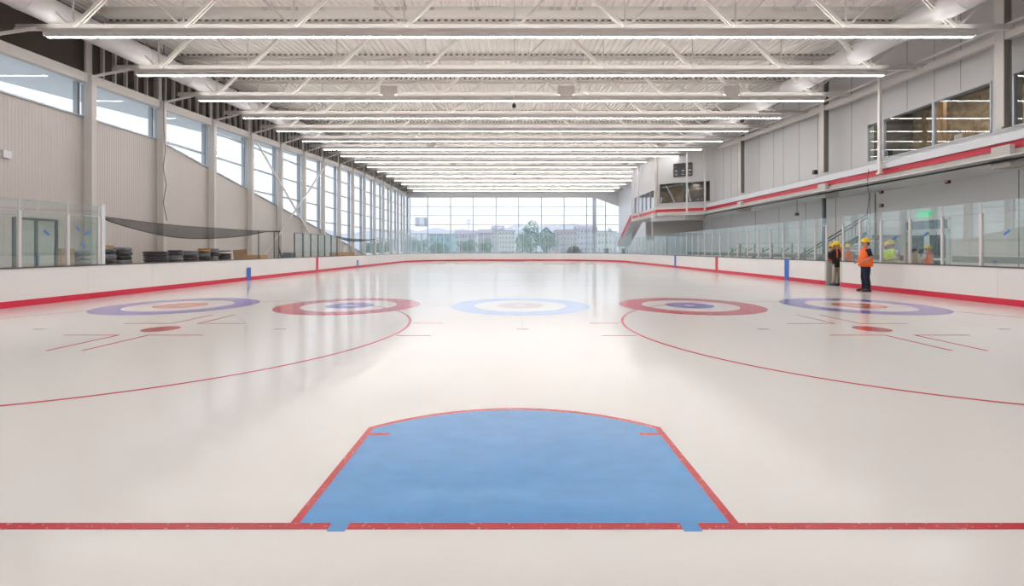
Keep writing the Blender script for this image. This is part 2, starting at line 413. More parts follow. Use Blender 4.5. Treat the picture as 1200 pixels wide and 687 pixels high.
# ---- dasher boards
GATE0, GATE1 = 18.35, 19.2
boards = empty('dasher_boards', (RX-RHW, 20, 0), label='white rink boards with red kick strip and dark cap rail all round the ice', cat='rink boards')
# arc-length parameterisation
acc = [0]
for i in range(len(RP)): acc.append(acc[-1]+math.dist(RP[i][0], RP[(i+1) % len(RP)][0]))
TOT = acc[-1]
def at_s(s):
    s = s % TOT
    import bisect
    i = min(bisect.bisect_right(acc, s)-1, len(RP)-1); t = (s-acc[i])/max(1e-9, acc[i+1]-acc[i])
    a, b = RP[i], RP[(i+1) % len(RP)]
    p = (a[0][0]*(1-t)+b[0][0]*t, a[0][1]*(1-t)+b[0][1]*t); n = Vector((a[1][0]*(1-t)+b[1][0]*t, a[1][1]*(1-t)+b[1][1]*t)).normalized()
    return p, (n.x, n.y)
def seg(s0, s1, step=.4):
    n = max(1, math.ceil((s1-s0)/step)); r = [at_s(s0+(s1-s0)*i/n) for i in range(n+1)]
    return [a for a, _ in r], [b for _, b in r]
def s_of(side, y):
    """path length of a point at depth y on the left (-1) or right (+1) straight"""
    x = RX+side*RHW
    best = None
    for i in range(len(RP)):
        a, b = RP[i][0], RP[(i+1) % len(RP)][0]
        if abs(a[0]-x) < .01 and abs(b[0]-x) < .01 and min(a[1], b[1]) <= y <= max(a[1], b[1]):
            return acc[i]+abs(y-a[1])
g0, g1 = sorted((s_of(1, GATE0), s_of(1, GATE1)))
BH = 1.03
def runs(s0, s1):
    """cut [s0,s1] by the gate"""
    if s1 <= g0 or s0 >= g1: return [(s0, s1)]
    r = []
    if s0 < g0: r.append((s0, g0))
    if s1 > g1: r.append((g1, s1))
    return r
cuts = [0]; 
npan = round(TOT/2.44)
for i in range(npan):
    for a, b in runs(TOT*i/npan, TOT*(i+1)/npan):
        if b-a < .05: continue
        p, n = seg(a+.003, b-.003); MB().sweep(p, n, [(0, .17), (0, BH-.03), (.09, BH-.03), (.09, .0), (.02, .0), (.02, .17)]).build('board_panel', M['white'], boards, world=True)
for a, b in ((0, g0), (g1, TOT)):
    p, n = seg(a, b); MB().sweep(p, n, [(-.015, .005), (-.015, .175), (.019, .175), (.019, .005)]).build('kick_plate', M['kick'], boards, world=True, label='red kick plate')
    MB().sweep(p, n, [(-.02, BH-.035), (-.02, BH), (.14, BH), (.14, BH-.035)]).build('cap_rail', M['cap'], boards, world=True, label='dark grey cap rail')
for side in (-1, 1):
    for y, m_ in ((CY, 'markr'), (CY-7.62, 'markb'), (CY+7.62, 'markb')):
        x = RX+side*RHW; wd = .17
        if side < 0 and m_ == 'markb' : z1 = .62
        else: z1 = BH-.02
        MB().box(x-side*.018-.004, x-side*.018+.004, y-wd, y+wd, .02 if m_ == 'markb' else .18, z1).build('red_line_mark' if m_ == 'markr' else 'blue_line_mark', M[m_], boards, world=True, label='red line mark' if m_ == 'markr' else 'blue line mark')
# gate jambs, threshold, open gate leaf
gx = RX+RHW
for y in (GATE0-.03, GATE1+.03): MB().box(gx-.01, gx+.16, y-.05, y+.05, 0, BH+.0).build('gate_jamb', M['beige'], boards, world=True)
MB().box(gx-.02, gx+.5, GATE0+.02, GATE1-.02, -.04, .02).build('gate_threshold', M['black'], boards, world=True, label='black rubber gate threshold')
lf = empty('rink_gate', (gx+.14, GATE1+.12, 0), rz=0, label='white rink gate leaf swung open behind the right boards', cat='gate')
MB().box(.02, .85, 0, .07, .05, BH-.04).build('gate_panel', M['white'], lf)
MB().box(.02, .85, -.01, .08, BH-.04, BH).build('gate_cap', M['cap'], lf)
for z in (.25, .8): MB().box(-.01, .06, -.02, .0, z-.04, z+.04).build('hinge', M['alu'], lf)
# concourse floor raised to ice level outside boards
# ---- rink glass
def glass_run(name, side, ys, label, h_low=2.5, h_top=2.82, dark=False, gm='rglass', skip_end=False, tape=()):
    x = RX+side*(RHW+.07); t = empty(name, (x, ys[0], BH), label=label, cat='rink glass')
    for i, y in enumerate(ys):
        w_ = .035 if not dark else .022
        mb = MB().box(x-.03, x+.03, y-w_, y+w_, BH, h_low+(.0)); mb.build('glass_post', M['dpost' if dark else 'alu'], t, world=True)
        MB().box(x-.012, x+.012, y-.008, y+.008, h_low, h_top).build('post_extension', M['dpost' if dark else 'alu'], t, world=True)
    for i in range(len(ys)-1):
        a, b = ys[i]+.02, ys[i+1]-.02
        pn = MB().box(x-.007, x+.007, a, b, BH, h_low).build('glass_pane', M[gm], t, world=True)
        MB().box(x-.006, x+.006, a, b, h_low+.02, h_top).build('upper_glass_pane', M[gm], t, world=True)
        MB().box(x-.012, x+.012, a, b, h_low, h_low+.02).build('glass_joint', M['dpost' if dark else 'beam'], t, world=True)
    for (y, z, ang, l) in tape:
        c = Vector((x-side*.012, y, z)); d = Vector((0, math.cos(ang), math.sin(ang)))*l
        MB().bar(c-d, c+d, .006, .05, up=Vector((0, -math.sin(ang), math.cos(ang)))).build('tape_strip', M['tape'], t, world=True, label='strip of blue tape')
    return t
def steps(a, b, n): return [a+(b-a)*i/n for i in range(n+1)]
glass_run('rink_glass', 1, [10.5, 11.66, 12.88, 14.05, 15.2, 16.4, 17.4, GATE0-.06], 'row of tall glass panes on the right boards, nearer than the gate with the workers',
          tape=((12.2, 1.95, -.7, .1), (14.6, 1.98, -.6, .1), (15.8, 1.9, -.6, .09)))
glass_run('rink_glass', 1, [GATE1+.06, 20.0, 21.15, 22.35, 23.5, 24.65, 25.8]+steps(26.95, 40.75, 12)+steps(41.9, 50.5, 7), 'long row of glass panes on the right boards beyond the gate')
glass_run('rink_glass', -1, [9.6, 10.7, 11.86, 13.15, 14.12], 'tall green tinted glass panes on the left boards at the near end', tape=((12.55, 1.95, -.75, .09), (13.75, 2.0, .6, .09), (13.6, 1.62, -.3, .07), (13.45, 2.1, -.8, .07)))
glass_run('rink_glass', -1, steps(26.7, 33.1, 6), 'short row of glass panes on the left boards between the two benches', h_low=2.45, h_top=2.5, dark=True)
glass_run('rink_glass', -1, steps(42.4, 50.6, 7), 'row of glass panes on the left boards past the far bench', h_low=2.5, h_top=2.6, dark=False)
# end return pane of the near left glass (white edge)
t = empty('glass_end_pane', (RX-RHW-.07, 14.26, 0), label='narrow glass return with a bright white edge closing the near left glass', cat='rink glass')
MB().box(-.55, -.10, -.01, .01, 0.0, 2.86).build('glass_pane', M['rglass'], t)
MB().box(-.03, .03, -.06, .06, BH, 2.9).build('white_edge_post', M['gutter'], t)
# far end glass round both corners
sl = s_of(-1, 51.4); sr = s_of(1, 51.4)
fe = empty('rink_glass', (RX, RY1, BH), label='tall pale glass screen curving round the far end of the rink', cat='rink glass')
nf = 34
ss = [sl+(sr-sl)*i/nf for i in range(nf+1)]
for i, s in enumerate(ss):
    p, n = at_s(s); q = (p[0]+n[0]*.07, p[1]+n[1]*.07)
    MB().box(q[0]-.018, q[0]+.018, q[1]-.018, q[1]+.018, BH, 3.55).build('glass_post', M['alu'], fe, world=True)
    if i < nf:
        pp, nn = seg(ss[i]+.02, ss[i+1]-.02); MB().sweep(pp, nn, [(.064, BH), (.064, 3.5), (.076, 3.5), (.076, BH)]).build('glass_pane', M['fglass'], fe, world=True)

# ------------------------------------------------------------------ ceiling
PITCH = .28
mb = MB(); xs = []
x = XL-.2
while x < XLOW+.3:
    xs += [(x, 0), (x+PITCH*.38, 0), (x+PITCH*.5, .09), (x+PITCH*.88, .09)]; x += PITCH
for y in YS:
    for (a, b) in xs: mb.v.append((a, y, deckz(y)+b))
k = len(xs)
for j in range(len(YS)-1):
    for i in range(k-1): mb.f.append((j*k+i, j*k+i+1, (j+1)*k+i+1, (j+1)*k+i))
ceil = mb.build('ceiling', M['deck'], kind='structure', label='cream corrugated metal roof deck')
mb = MB()
for j in range(len(YS)-1):
    b = len(mb.v); mb.v += [(XL-.3, YS[j], deckz(YS[j])+.2), (XLOW+.4, YS[j], deckz(YS[j])+.2), (XLOW+.4, YS[j+1], deckz(YS[j+1])+.2), (XL-.3, YS[j+1], deckz(YS[j+1])+.2)]
    mb.f.append((b, b+1, b+2, b+3))
mb.build('roof_membrane', M['beam'], ceil)

# trusses: one is built, the others copy its parts
TX = 16.55
def truss(n):
    y = ROWY[n] if n >= 0 else 15.15+BAY*n
    z0 = zl(y); t = empty('roof_truss', (0, y, z0+.25), label=(f'white steel roof truss {ORD[n]} from the camera' if n > 0 else 'white steel roof truss nearest the camera'), cat='roof truss', group='roof trusses across the hall')
    return t
D = 1.88   # chord to chord
bx_ = [BAY*1.003*k for k in range(-4, 5)]
top = [BAY*1.003*(k+.5) for k in range(-5, 5)]
def build_truss(t):
    MB().box(-TX, TX, -.065, .065, 0, .06).box(-TX, TX, -.02, .02, .06, .2).build('bottom_chord', M['chord'], t)
    MB().box(-TX-.2, TX+.2, -.12, .12, D-.02, D+.08).box(-TX, TX, -.02, .02, D-.14, D-.02).build('top_chord', M['chord'], t)
    for xb in bx_:
        s = 1 if xb < 0 else -1
        if abs(xb) > .1:
            MB().bar((xb+s*.06, -.05, .1), (xb+s*BAY/2, -.05, D-.05), .05, .11).bar((xb+s*.06, .05, .1), (xb+s*BAY/2, .05, D-.05), .05, .11).build('thick_diagonal', M['steel'], t)
        else:
            MB().bar((0.05, 0, .1), (BAY/2, 0, D-.05), .06, .06).build('thin_diagonal', M['chord'], t)
        MB().bar((xb-s*.06, 0, .1), (xb-s*BAY/2, 0, D-.05), .05, .055).build('thin_diagonal', M['chord'], t)
        MB().bar((xb, 0, .1), (xb, 0, D-.05), .04, .04).build('vertical', M['chord'], t)
        MB().box(xb-.16, xb+.16, -.012, .012, .05, .3).build('gusset', M['chord'], t)
t0 = truss(0); build_truss(t0)
for n in range(1, 16):
    t = truss(n)
    for ch in t0.children: c = ch.copy(); COL.objects.link(c); c.parent = t
for n in range(-1, -6, -1):
    t = empty('roof_truss', (0, 15.15+BAY*n, zl(15.15+BAY*n)+.25), label=f'white steel roof truss {ORD[-n-1]} beyond the upper frame edge, towards and behind the camera', cat='roof truss', group='roof trusses across the hall')
    for ch in t0.children: c = ch.copy(); COL.objects.link(c); c.parent = t
# dark closures between deck and chord
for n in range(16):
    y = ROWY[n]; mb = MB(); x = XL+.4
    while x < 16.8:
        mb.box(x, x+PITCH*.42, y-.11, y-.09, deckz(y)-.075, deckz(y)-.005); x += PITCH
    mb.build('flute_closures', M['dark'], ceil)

# strip lights
GL_X = 15.35
def striplight(n):
    y = ROWY[n]; z = zl(y)
    t = empty('strip_light', (-.15, y, z), label=(f'long lit strip light hung under the {ORD[n]} truss from the camera' if n > 0 else 'long lit strip light under the truss nearest the camera'), cat='strip light', group='strip lights across the hall')
    return t
t0 = striplight(0)
def build_light(t, GR=None):
    GR = GL_X if GR is None else GR
    MB().prism([(-.06, .022), (-.18, .12), (-.18, .24), (.18, .24), (.18, .12), (.06, .022)], 'x', -GL_X, GR).build('housing', M['housing'], t)
    MB().box(-GL_X+.02, GR-.02, -.032, .032, .006, .024).build('diffuser', M['lamp'], t, label='glowing white diffuser')
    for s in (-1, 1): MB().box(-GL_X+.05, GR-.05, s*.155-.02, s*.155+.02, .236, .2415).build('uplight_slot', M['upl'], t, label='narrow glowing upward slot')
    for s in (-GL_X, GR): MB().box(s-.02, s+.02, -.14, .14, .01, .25).build('end_cap', M['housing'], t)
build_light(t0)
for n in range(1, 16):
    t = striplight(n)
    if n in (7, 8, 9): build_light(t, 14.75 if n == 7 else 12.95); continue
    for ch in t0.children: c = ch.copy(); COL.objects.link(c); c.parent = t

for n in range(-1, -6, -1):
    t = empty('strip_light', (-.15, 15.15+BAY*n, zl(15.15+BAY*n)), label=f'lit strip light {ORD[-n-1]} beyond the upper frame edge', cat='strip light', group='strip lights across the hall')
    for ch in t0.children: c = ch.copy(); COL.objects.link(c); c.parent = t
# grey control boxes on the chords
def ctrl(x, n, label):
    y = ROWY[n]-.1
    t = empty('control_box', (x, y, zl(y)+.38), label=label, cat='electrical box', group='grey boxes fixed to the trusses')
    MB().box(-.4, .4, -.14, .0, -.12, .3).build('case', M['beige'], t); MB().box(-.3, .3, -.16, -.14, -.2, -.12).build('lower_flange', M['housing'], t)
CB = [(2, 457, 'left'), (2, 663, 'middle'), (2, 855, 'right')]
for n, px, w_ in CB: ctrl((px-603)*ROWY[n]/FPX, n, f'grey box on the third truss, {w_} one of three')
for n, px, lb in ((6, 506, 'grey box left of centre on the seventh truss'), (6, 774, 'grey box towards the right end of the seventh truss'), (9, 532, 'small grey box left of centre on the tenth truss'), (9, 637, 'small grey box right of centre on the tenth truss'), (9, 732, 'small grey box near the right end of the tenth truss'),
                  (12, 547, 'tiny grey box left on the thirteenth truss'), (12, 630, 'tiny grey box just right of centre on the thirteenth truss'), (12, 708, 'tiny grey box near the right end of the thirteenth truss')):
    ctrl((px-603)*ROWY[n]/FPX, n, lb)
# hanging black camera
y = ROWY[2]-.4
t = empty('hanging_camera', (-.02, y, EYE+6.95), label='small black dome camera hanging on a thin pole at mid ceiling', cat='camera')
MB().lathe([(.02,.12),(.08,.08),(.11,0),(.09,-.08),(.03,-.12)][::-1]).build('dome', M['black'], t, smooth=True)
MB().tube([(0,0,.1),(0,0,deckz(y)-EYE-6.95)], .018, 8).build('pole', M['steel'], t)
y = ROWY[10]-.4
t = empty('hanging_camera', (.05, y, EYE+8.45), label='tiny black dome camera hanging far down the hall', cat='camera')
MB().lathe([(.02,.12),(.09,.08),(.12,0),(.09,-.08),(.03,-.12)][::-1]).build('dome', M['black'], t, smooth=True)
MB().tube([(0,0,.1),(0,0,deckz(y)-EYE-8.45)], .018, 8).build('pole', M['steel'], t)

# ducts
def long_duct(x, dz, r, y0, y1, label):
    t = empty('air_duct', (x, y0, 0), label=label, cat='air duct')
    ys = [y0]+[y for y in ROWY if y0 < y < y1]+[y1]
    MB().tube([(x, y, zl(y)+dz) for y in ys], r, 24).build('duct_body', M['duct'], t, smooth=True, world=True)
    for y in [y0+1.2+2.4*i for i in range(int((y1-y0)/2.4))]:
        MB().tube([(x, y-.03, zl(y-.03)+dz), (x, y+.03, zl(y+.03)+dz)], r+.018, 24).build('duct_joint', M['duct'], t, world=True)
long_duct(-15.6, .98, .42, -6, 71, 'large round white duct running the length of the left ceiling edge')
long_duct(14.3, 1.02, .42, -6, 38.2, 'large round white duct running the length of the right ceiling edge')
# transverse duct with grilles
yd = 16.85; zd = EYE+8.75
t = empty('air_duct', (0, yd, zd), label='slim round cream duct crossing the hall behind the first strip light', cat='air duct')
MB().tube([(-15.1, 0, 0), (13.85, 0, 0)], .2, 20).build('duct_body', M['deck'], t, smooth=True)
gxs = [(-15.5+2.0*k) for k in range(15)]
for px in [318, 345, 375, 447, 471, 503, 556, 650, 675, 777, 806, 908, 934, 960, 1000]:
    xg = (px-603)*yd/FPX
    for dx in (-.13, .13):
        MB().box(xg+dx-.09, xg+dx+.09, -.225, -.175, -.02, .10).build('grille', M['beige'], t)
    MB().tube([(xg, 0, .19), (xg, 0, deckz(yd)-zd)], .012, 6).build('hanger_rod', M['chord'], t)
# sprinkler pipes along the hall
for x, lb in ((-9.2, 'thin white sprinkler pipe along the ceiling left of centre'), (3.4, 'thin white sprinkler pipe along the ceiling right of centre'), (10.6, 'thin white sprinkler pipe along the ceiling near the right duct')):
    tag(MB().tube([(x, y, deckz(y)-.2) for y in [YB+.5]+ROWY+[YF-.3]], .035, 8).build('sprinkler_pipe', M['steel'], smooth=True), lb, 'pipe')

# ------------------------------------------------------------------ left wall
def head(y): return zl(y)-.58
COLY = [18.01+BAY*(n) for n in range(-7, 15)]
SILL = EYE+5.2
DY0, DZ0, DY1, DZ1 = 21.66, EYE+5.2, 50.5, EYE-.35
def sill(y):
    if y <= DY0: return SILL
    if y >= DY1: return DZ1-.0
    return DZ0+(DZ1-DZ0)*(y-DY0)/(DY1-DY0)
wl = MB().prism([(YB, -.04), (54, -.04), (53.0, .6), (DY1+1.2, sill(DY1)-.2), (DY0, DZ0), (YB, SILL)], 'x', XL-.25, XL).build('wall_left', M['rib'], kind='structure', label='ribbed beige metal wall with sloping top edge on the left')
# sloped flashing
mb = MB().bar((XL+.02, YB, SILL+.03), (XL+.02, DY0, SILL+.03), .1, .06).bar((XL+.02, DY0, DZ0+.03), (XL+.02, DY1+1.2, sill(DY1)-.17), .1, .06)
mb.build('trim_1', M['mull'], kind='structure', label='grey flashing along the sloping wall top')
# head beam + dark band above it
ysL = [YB]+[y for y in COLY if y > YB]+[YF]
mb = MB()
for a, b in zip(ysL[:-1], ysL[1:]):
    mb.bar((XL+.12, a, head(a)+.2), (XL+.12, b, head(b)+.2), .3, .36)
mb.build('trim_2', M['beige'], kind='structure', label='warm grey head beam above the left windows')
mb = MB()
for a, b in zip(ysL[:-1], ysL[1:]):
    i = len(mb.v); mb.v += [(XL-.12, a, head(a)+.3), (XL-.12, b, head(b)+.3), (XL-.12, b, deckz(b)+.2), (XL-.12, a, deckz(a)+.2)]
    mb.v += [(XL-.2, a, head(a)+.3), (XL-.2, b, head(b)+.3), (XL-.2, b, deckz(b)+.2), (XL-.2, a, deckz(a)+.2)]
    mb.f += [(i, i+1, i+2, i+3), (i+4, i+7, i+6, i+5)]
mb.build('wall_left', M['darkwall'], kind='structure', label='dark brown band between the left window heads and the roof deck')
studs = empty('wall_studs', (XL, 18, head(18)), label='pale steel studs standing in the dark band above the left windows', cat='wall studs')
y = 18.3; i = 0
while y < 72 and i < 98:
    MB().box(XL-.1, XL+.04, y-.035, y+.035, head(y)+.36, deckz(y)-.02).build('stud', M['beam'], studs, world=True); y += .56; i += 1
# columns on the left
c0 = None
for i, y in enumerate([q for q in COLY if q > 9]):
    k = i-[q for q in COLY if q > 9].index(18.01)
    lab = {True: f'warm grey steel column against the left wall, {ORD[k] if k>=0 else ""} in view from the camera'}[True]
    if k < 0: lab = 'warm grey steel column on the left wall just outside the near windows'
    t = empty('steel_column', (XL+.3, y, 0), label=lab, cat='column', group='columns along the left wall')
    z1 = head(y)+.34
    MB().box(-.19, .12, -.10, .10, 0, z1).build('shaft', M['beige'], t)
    MB().box(-.26, .24, -.17, .17, -.04, .02).build('base_plate', M['beige'], t)
    MB().box(-.19, -.11, -.10, .10, z1, deckz(y)-.05).build('upper_stub', M['beige'], t)
    if k >= -1:
        MB().bar((.1, 0, z1-.04), (1.08, .55, zl(y)+.22), .06, .09).build('head_strut', M['chord'], t)
# windows of the left wall
LEV = [EYE+v for v in (6.7, 5.28, 3.87, 2.45, 1.05, -.4)]
wn = 1
allc = COLY
for a, b in zip([YB]+allc, allc+[YF]):
    if b < 9: continue
    t = empty(f'window_{wn}', (XL, (a+b)/2, max(0, sill((a+b)/2))), kind='structure', label=f'tall glazed bay of the left wall, bay {wn}'); wn += 1
    s0, s1 = max(sill(a), .0), max(sill(b), .0)
    h0, h1 = head(a)+.03, head(b)+.03
    y0, y1 = a+.16, b-.16
    if s0 < h0:
        MB().prism([(y0, s0), (y1, s1), (y1, h1), (y0, h0)], 'x', XL-.16, XL-.14).build('pane', M['wglass'], t, world=True)
        fr = MB()
        fr.box(XL-.2, XL-.06, y1-.07, y1+.07, min(s0, s1), h1); fr.box(XL-.2, XL-.06, y0-.05, y0+.05, s0, h0)
        for L in LEV:
            # transom between the sloping sill and head
            ya = y0
            if L < s0+.1 and s1 < s0: ya = a+(b-a)*(s0+.1-L)/(s0-s1) if s0 != s1 else y0
            if L < min(s0, s1)+.1 or L > min(h0, h1)-.15 or ya >= y1: continue
            if a < DY0-.5: continue
            fr.box(XL-.2, XL-.06, max(ya, y0), y1, L-.045, L+.045)
        fr.build('window_frame', M['mull'], t, world=True)
        MB().box(XL-.075, XL-.055, y1-.02, y1+.03, min(s0,s1)+.05, h1-.05).build('dark_jamb', M['mulld'], t, world=True)
# tapering overhang outside the near windows
mb = MB(); i = 0
pl = [(XL-.35, YB), (XL-3.6, YB), (XL-3.5, 18), (XL-1.0, 36), (XL-.9, YF), (XL-.35, YF)]
def ez(y): return head(y)+.12
n_ = 24
for k in range(n_+1):
    y = YB+(YF-YB)*k/n_; d = 3.6 if y < 16 else max(1.0, 3.6-(y-16)*.14)
    mb.v += [(XL-.22, y, ez(y)), (XL-d, y, ez(y)), (XL-d, y, ez(y)+.4), (XL-.22, y, ez(y)+.4)]
for k in range(n_):
    for j in range(4): mb.f.append((k*4+j, k*4+(j+1) % 4, (k+1)*4+(j+1) % 4, (k+1)*4+j))
mb.build('roof_overhang', M['eave'], kind='structure', label='pale metal eave outside above the left windows')
# X brace between fourth and seventh column
xb = XL+.56; ya, yb = COLY[10], COLY[13]
ya = 18.01+BAY*3; yb = 18.01+BAY*6
t = empty('cross_brace', (xb, (ya+yb)/2, 0), label='crossed steel brace bars over three bays of the left windows', cat='brace')
MB().bar((xb, ya, head(ya)-.1), (xb, yb, .3), .06, .13).build('brace_bar', M['beige'], t, world=True)
MB().bar((xb+.07, yb, head(yb)-.1), (xb+.07, ya, .3), .06, .13).build('brace_bar', M['beige'], t, world=True)

# ------------------------------------------------------------------ far wall
FX = [-16.7, -13.85, -10.2, -6.6, -2.95, .64, 4.27, 7.9, 11.5, 12.72, 14.5, 16.9]
TOPF = EYE+8.29
def ftop(x): return TOPF if x <= 12.8 else TOPF-(x-12.8)*.37
for i in range(len(FX)-1):
    a, b = FX[i], FX[i+1]
    t = empty(f'window_{wn}', ((a+b)/2, YF, 0), kind='structure', label=f'tall glazed bay of the far wall, {ORD[i]} from the left'); wn += 1
    MB().prism([(a+.04, .0), (b-.04, .0), (b-.04, ftop(b)), (a+.04, ftop(a))], 'y', YF+.02, YF+.04).build('pane', M['wglass'], t, world=True)
    fr = MB()
    for L in [EYE+v for v in (6.85, 5.4, 3.93, 2.47, 1.05, -.4)]:
        if L < min(ftop(a), ftop(b)): fr.box(a, b, YF-.03, YF+.09, L-.045, L+.045)
    wd = .07 if i != 9 else .28
    fr.box(a-wd, a+wd, YF-.1, YF+.1, 0, ftop(a)+.1)
    fr.box(a, b, YF-.03, YF+.09, 0, .12)
    fr.build('window_frame', M['mull'], t, world=True)
mb = MB().prism([(XL-.2, TOPF), (12.8, TOPF), (XR+.2, ftop(XR+.2)), (XR+.2, deckz(YF)+.3), (XL-.2, deckz(YF)+.3)], 'y', YF-.06, YF+.25)
mb.build('wall_far', M['panelw'], kind='structure', label='pale band above the far windows')
MB().box(XL-.25, XL+.05, YF-.1, YF+.25, 0, deckz(YF)).build('wall_far', M['mull'], kind='structure', label='corner post at the far left')
# back wall behind the camera
MB().box(XL-.3, XLOW+.3, YB-.2, YB, -.04, deckz(YB)+.2).build('wall_back', M['panelw'], kind='structure', label='plain wall behind the camera')

# ------------------------------------------------------------------ right side
LEDGE = EYE+3.36
def wall_with_hole(mb, y0, y1, z0, zt, holes, xa, xb):
    """wall slab in the plane x=const with rectangular holes (ya,yb,za,zb), sorted by y"""
    cur = y0
    for (a, b, c, d) in holes:
        mb.prism([(cur, z0), (a, z0), (a, zt(a)), (cur, zt(cur))], 'x', xa, xb)
        mb.box(xa, xb, a, b, z0, c); mb.prism([(a, d), (b, d), (b, zt(b)), (a, zt(a))], 'x', xa, xb); cur = b
    mb.prism([(cur, z0), (y1, z0), (y1, zt(y1)), (cur, zt(cur))], 'x', xa, xb)
WA = (16.45, 22.25, EYE+4.22, EYE+6.08); WB = (9.0, 15.75, EYE+4.22, EYE+6.08)
mb = MB(); wall_with_hole(mb, YB, 26, LEDGE-.3, lambda y: deckz(y)+.1, [WB, WA], XR, XR+.25); wall_with_hole(mb, 26, 39.4, LEDGE-.3, lambda y: deckz(y)+.1, [], XR, XR+.25)
wr = mb.build('wall_right', M['panelw'], kind='structure', label='light grey panelled upper wall on the right')
# panel seams
mb = MB()
for y in [23.3, 25.9, 27.6, 29.2, 30.3, 32.1, 34.2, 35.2, 36.3, 37.6]: mb.box(XR-.004, XR+.01, y-.02, y+.02, LEDGE, deckz(y)-.1)
for y in (17.6, 18.7, 20.0): mb.box(XR-.004, XR+.01, y-.015, y+.015, WA[3]+.05, deckz(y)-.1)
mb.build('wall_seams', M['seam'], wr)
def room_window(y0, y1, z0, z1, splits, label, mname='dglass'):
    global wn
    t = empty(f'window_{wn}', (XR, (y0+y1)/2, z0), kind='structure', label=label); wn += 1
    fr = MB().box(XR-.03, XR+.27, y0, y1, z0, z0+.05).box(XR-.03, XR+.27, y0, y1, z1-.05, z1).box(XR-.03, XR+.27, y0, y0+.05, z0, z1).box(XR-.03, XR+.27, y1-.05, y1, z0, z1)
    for s in splits: fr.box(XR-.02, XR+.1, s-.05, s+.05, z0, z1)
    fr.build('window_frame', M['mull'], t, world=True)
    ys = [y0+.05]+list(splits)+[y1-.05]
    for a, b in zip(ys[:-1], ys[1:]): MB().box(XR+.03, XR+.045, a, b, z0+.05, z1-.05).build('pane', M[mname], t, world=True)
room_window(*WA, [18.75, 21.3], 'dim interior window on the right upper wall showing tan boards')
room_window(*WB, [15.1, 12.0], 'interior window cut by the right edge of the frame')
# room behind windows
mb = MB()
def roombox(y0, y1, x1, z0, z1, name_m='roomd'):
    m = MB(); m.box(XR+.25, x1, y0, y1, z0-.1, z0).box(XR+.25, x1, y0, y1, z1, z1+.1).box(XR+.25, x1, y0-.1, y0, z0, z1).box(XR+.25, x1, y1, y1+.1, z0, z1)
    return m
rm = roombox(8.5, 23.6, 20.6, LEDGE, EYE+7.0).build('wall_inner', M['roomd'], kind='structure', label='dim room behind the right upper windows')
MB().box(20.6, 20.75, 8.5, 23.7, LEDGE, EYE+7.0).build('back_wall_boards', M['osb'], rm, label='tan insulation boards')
mb = MB()
for y, z in ((17.5, 6.9), (19.2, 6.7), (21.2, 6.5), (22.3, 6.9), (15, 6.9)): mb.box(20.58, 20.6, y-.18, y+.18, EYE+z-1.5, EYE+z-1.15)
mb.build('paper_labels', M['paper'], rm)
MB().box(18.4, 18.55, 19.6, 19.75, LEDGE, EYE+7.0).box(19.6, 19.75, 21.2, 21.4, LEDGE, EYE+7).build('stud_frames', M['wood'], rm)
def room_fill(x, y, z, e, sx_, sy_):  # unseen fill light added to brighten a dim room, no fixture
    d = bpy.data.lights.new('room_fill', 'AREA'); d.shape = 'RECTANGLE'; d.size = sx_; d.size_y = sy_; d.energy = e; d.color = (1, .93, .82)
    o = bpy.data.objects.new('room_fill', d); COL.objects.link(o); o.location = (x, y, z)
room_fill(18.6, 19, EYE+6.95, 95, .6, 7); room_fill(17.5, 45.5, EYE+6.3, 60, .6, 6)
# angled wall of the projecting bay
A0 = Vector((17.2, 39.4)); A1 = Vector((13.0, 41.8)); dA = A1-A0; LA = dA.length; uA = dA/LA; nA = Vector((-uA.y, uA.x))
if nA.y > 0: nA = -nA
def ang_box(mb, u0, u1, z0, z1, o0, o1):
    """box on the angled wall: u along the wall 0..1, o outward offset towards the rink"""
    P = [A0+dA*u0+nA*o0, A0+dA*u1+nA*o0, A0+dA*u1+nA*o1, A0+dA*u0+nA*o1]
    mb.prism([(p.x, p.y) for p in P], 'z', z0, z1); return mb
ZT = lambda: deckz(41)+.1
W0, W1, WZ0, WZ1 = .065, .943, EYE+4.2, EYE+5.95
mb = MB(); ang_box(mb, -.04, W0, LEDGE-.3, ZT(), -.2, 0); ang_box(mb, W1, 1.02, LEDGE-.3, ZT(), -.2, 0); ang_box(mb, W0, W1, LEDGE-.3, WZ0, -.2, 0); ang_box(mb, W0, W1, WZ1, ZT(), -.2, 0)
mb.build('wall_right', M['panelw'], kind='structure', label='angled wall of the projecting upper bay on the right')
t = empty(f'window_{wn}', (15, 40.6, WZ0), kind='structure', label='wide dim window in the angled bay wall under the scoreboard'); wn += 1
mb = MB()
for a, b in ((W0, W0+.012), (W1-.012, W1), (.50, .515)): ang_box(mb, a, b, WZ0, WZ1, -.1, .03)
ang_box(mb, W0, W1, WZ0, WZ0+.05, -.1, .03); ang_box(mb, W0, W1, WZ1-.05, WZ1, -.1, .03); mb.build('window_frame', M['mulld'], t, world=True)
ang_box(MB(), W0, .5, WZ0, WZ1, -.06, -.045).build('pane', M['dglass'], t, world=True); ang_box(MB(), .515, W1, WZ0, WZ1, -.06, -.045).build('pane', M['dglass'], t, world=True)
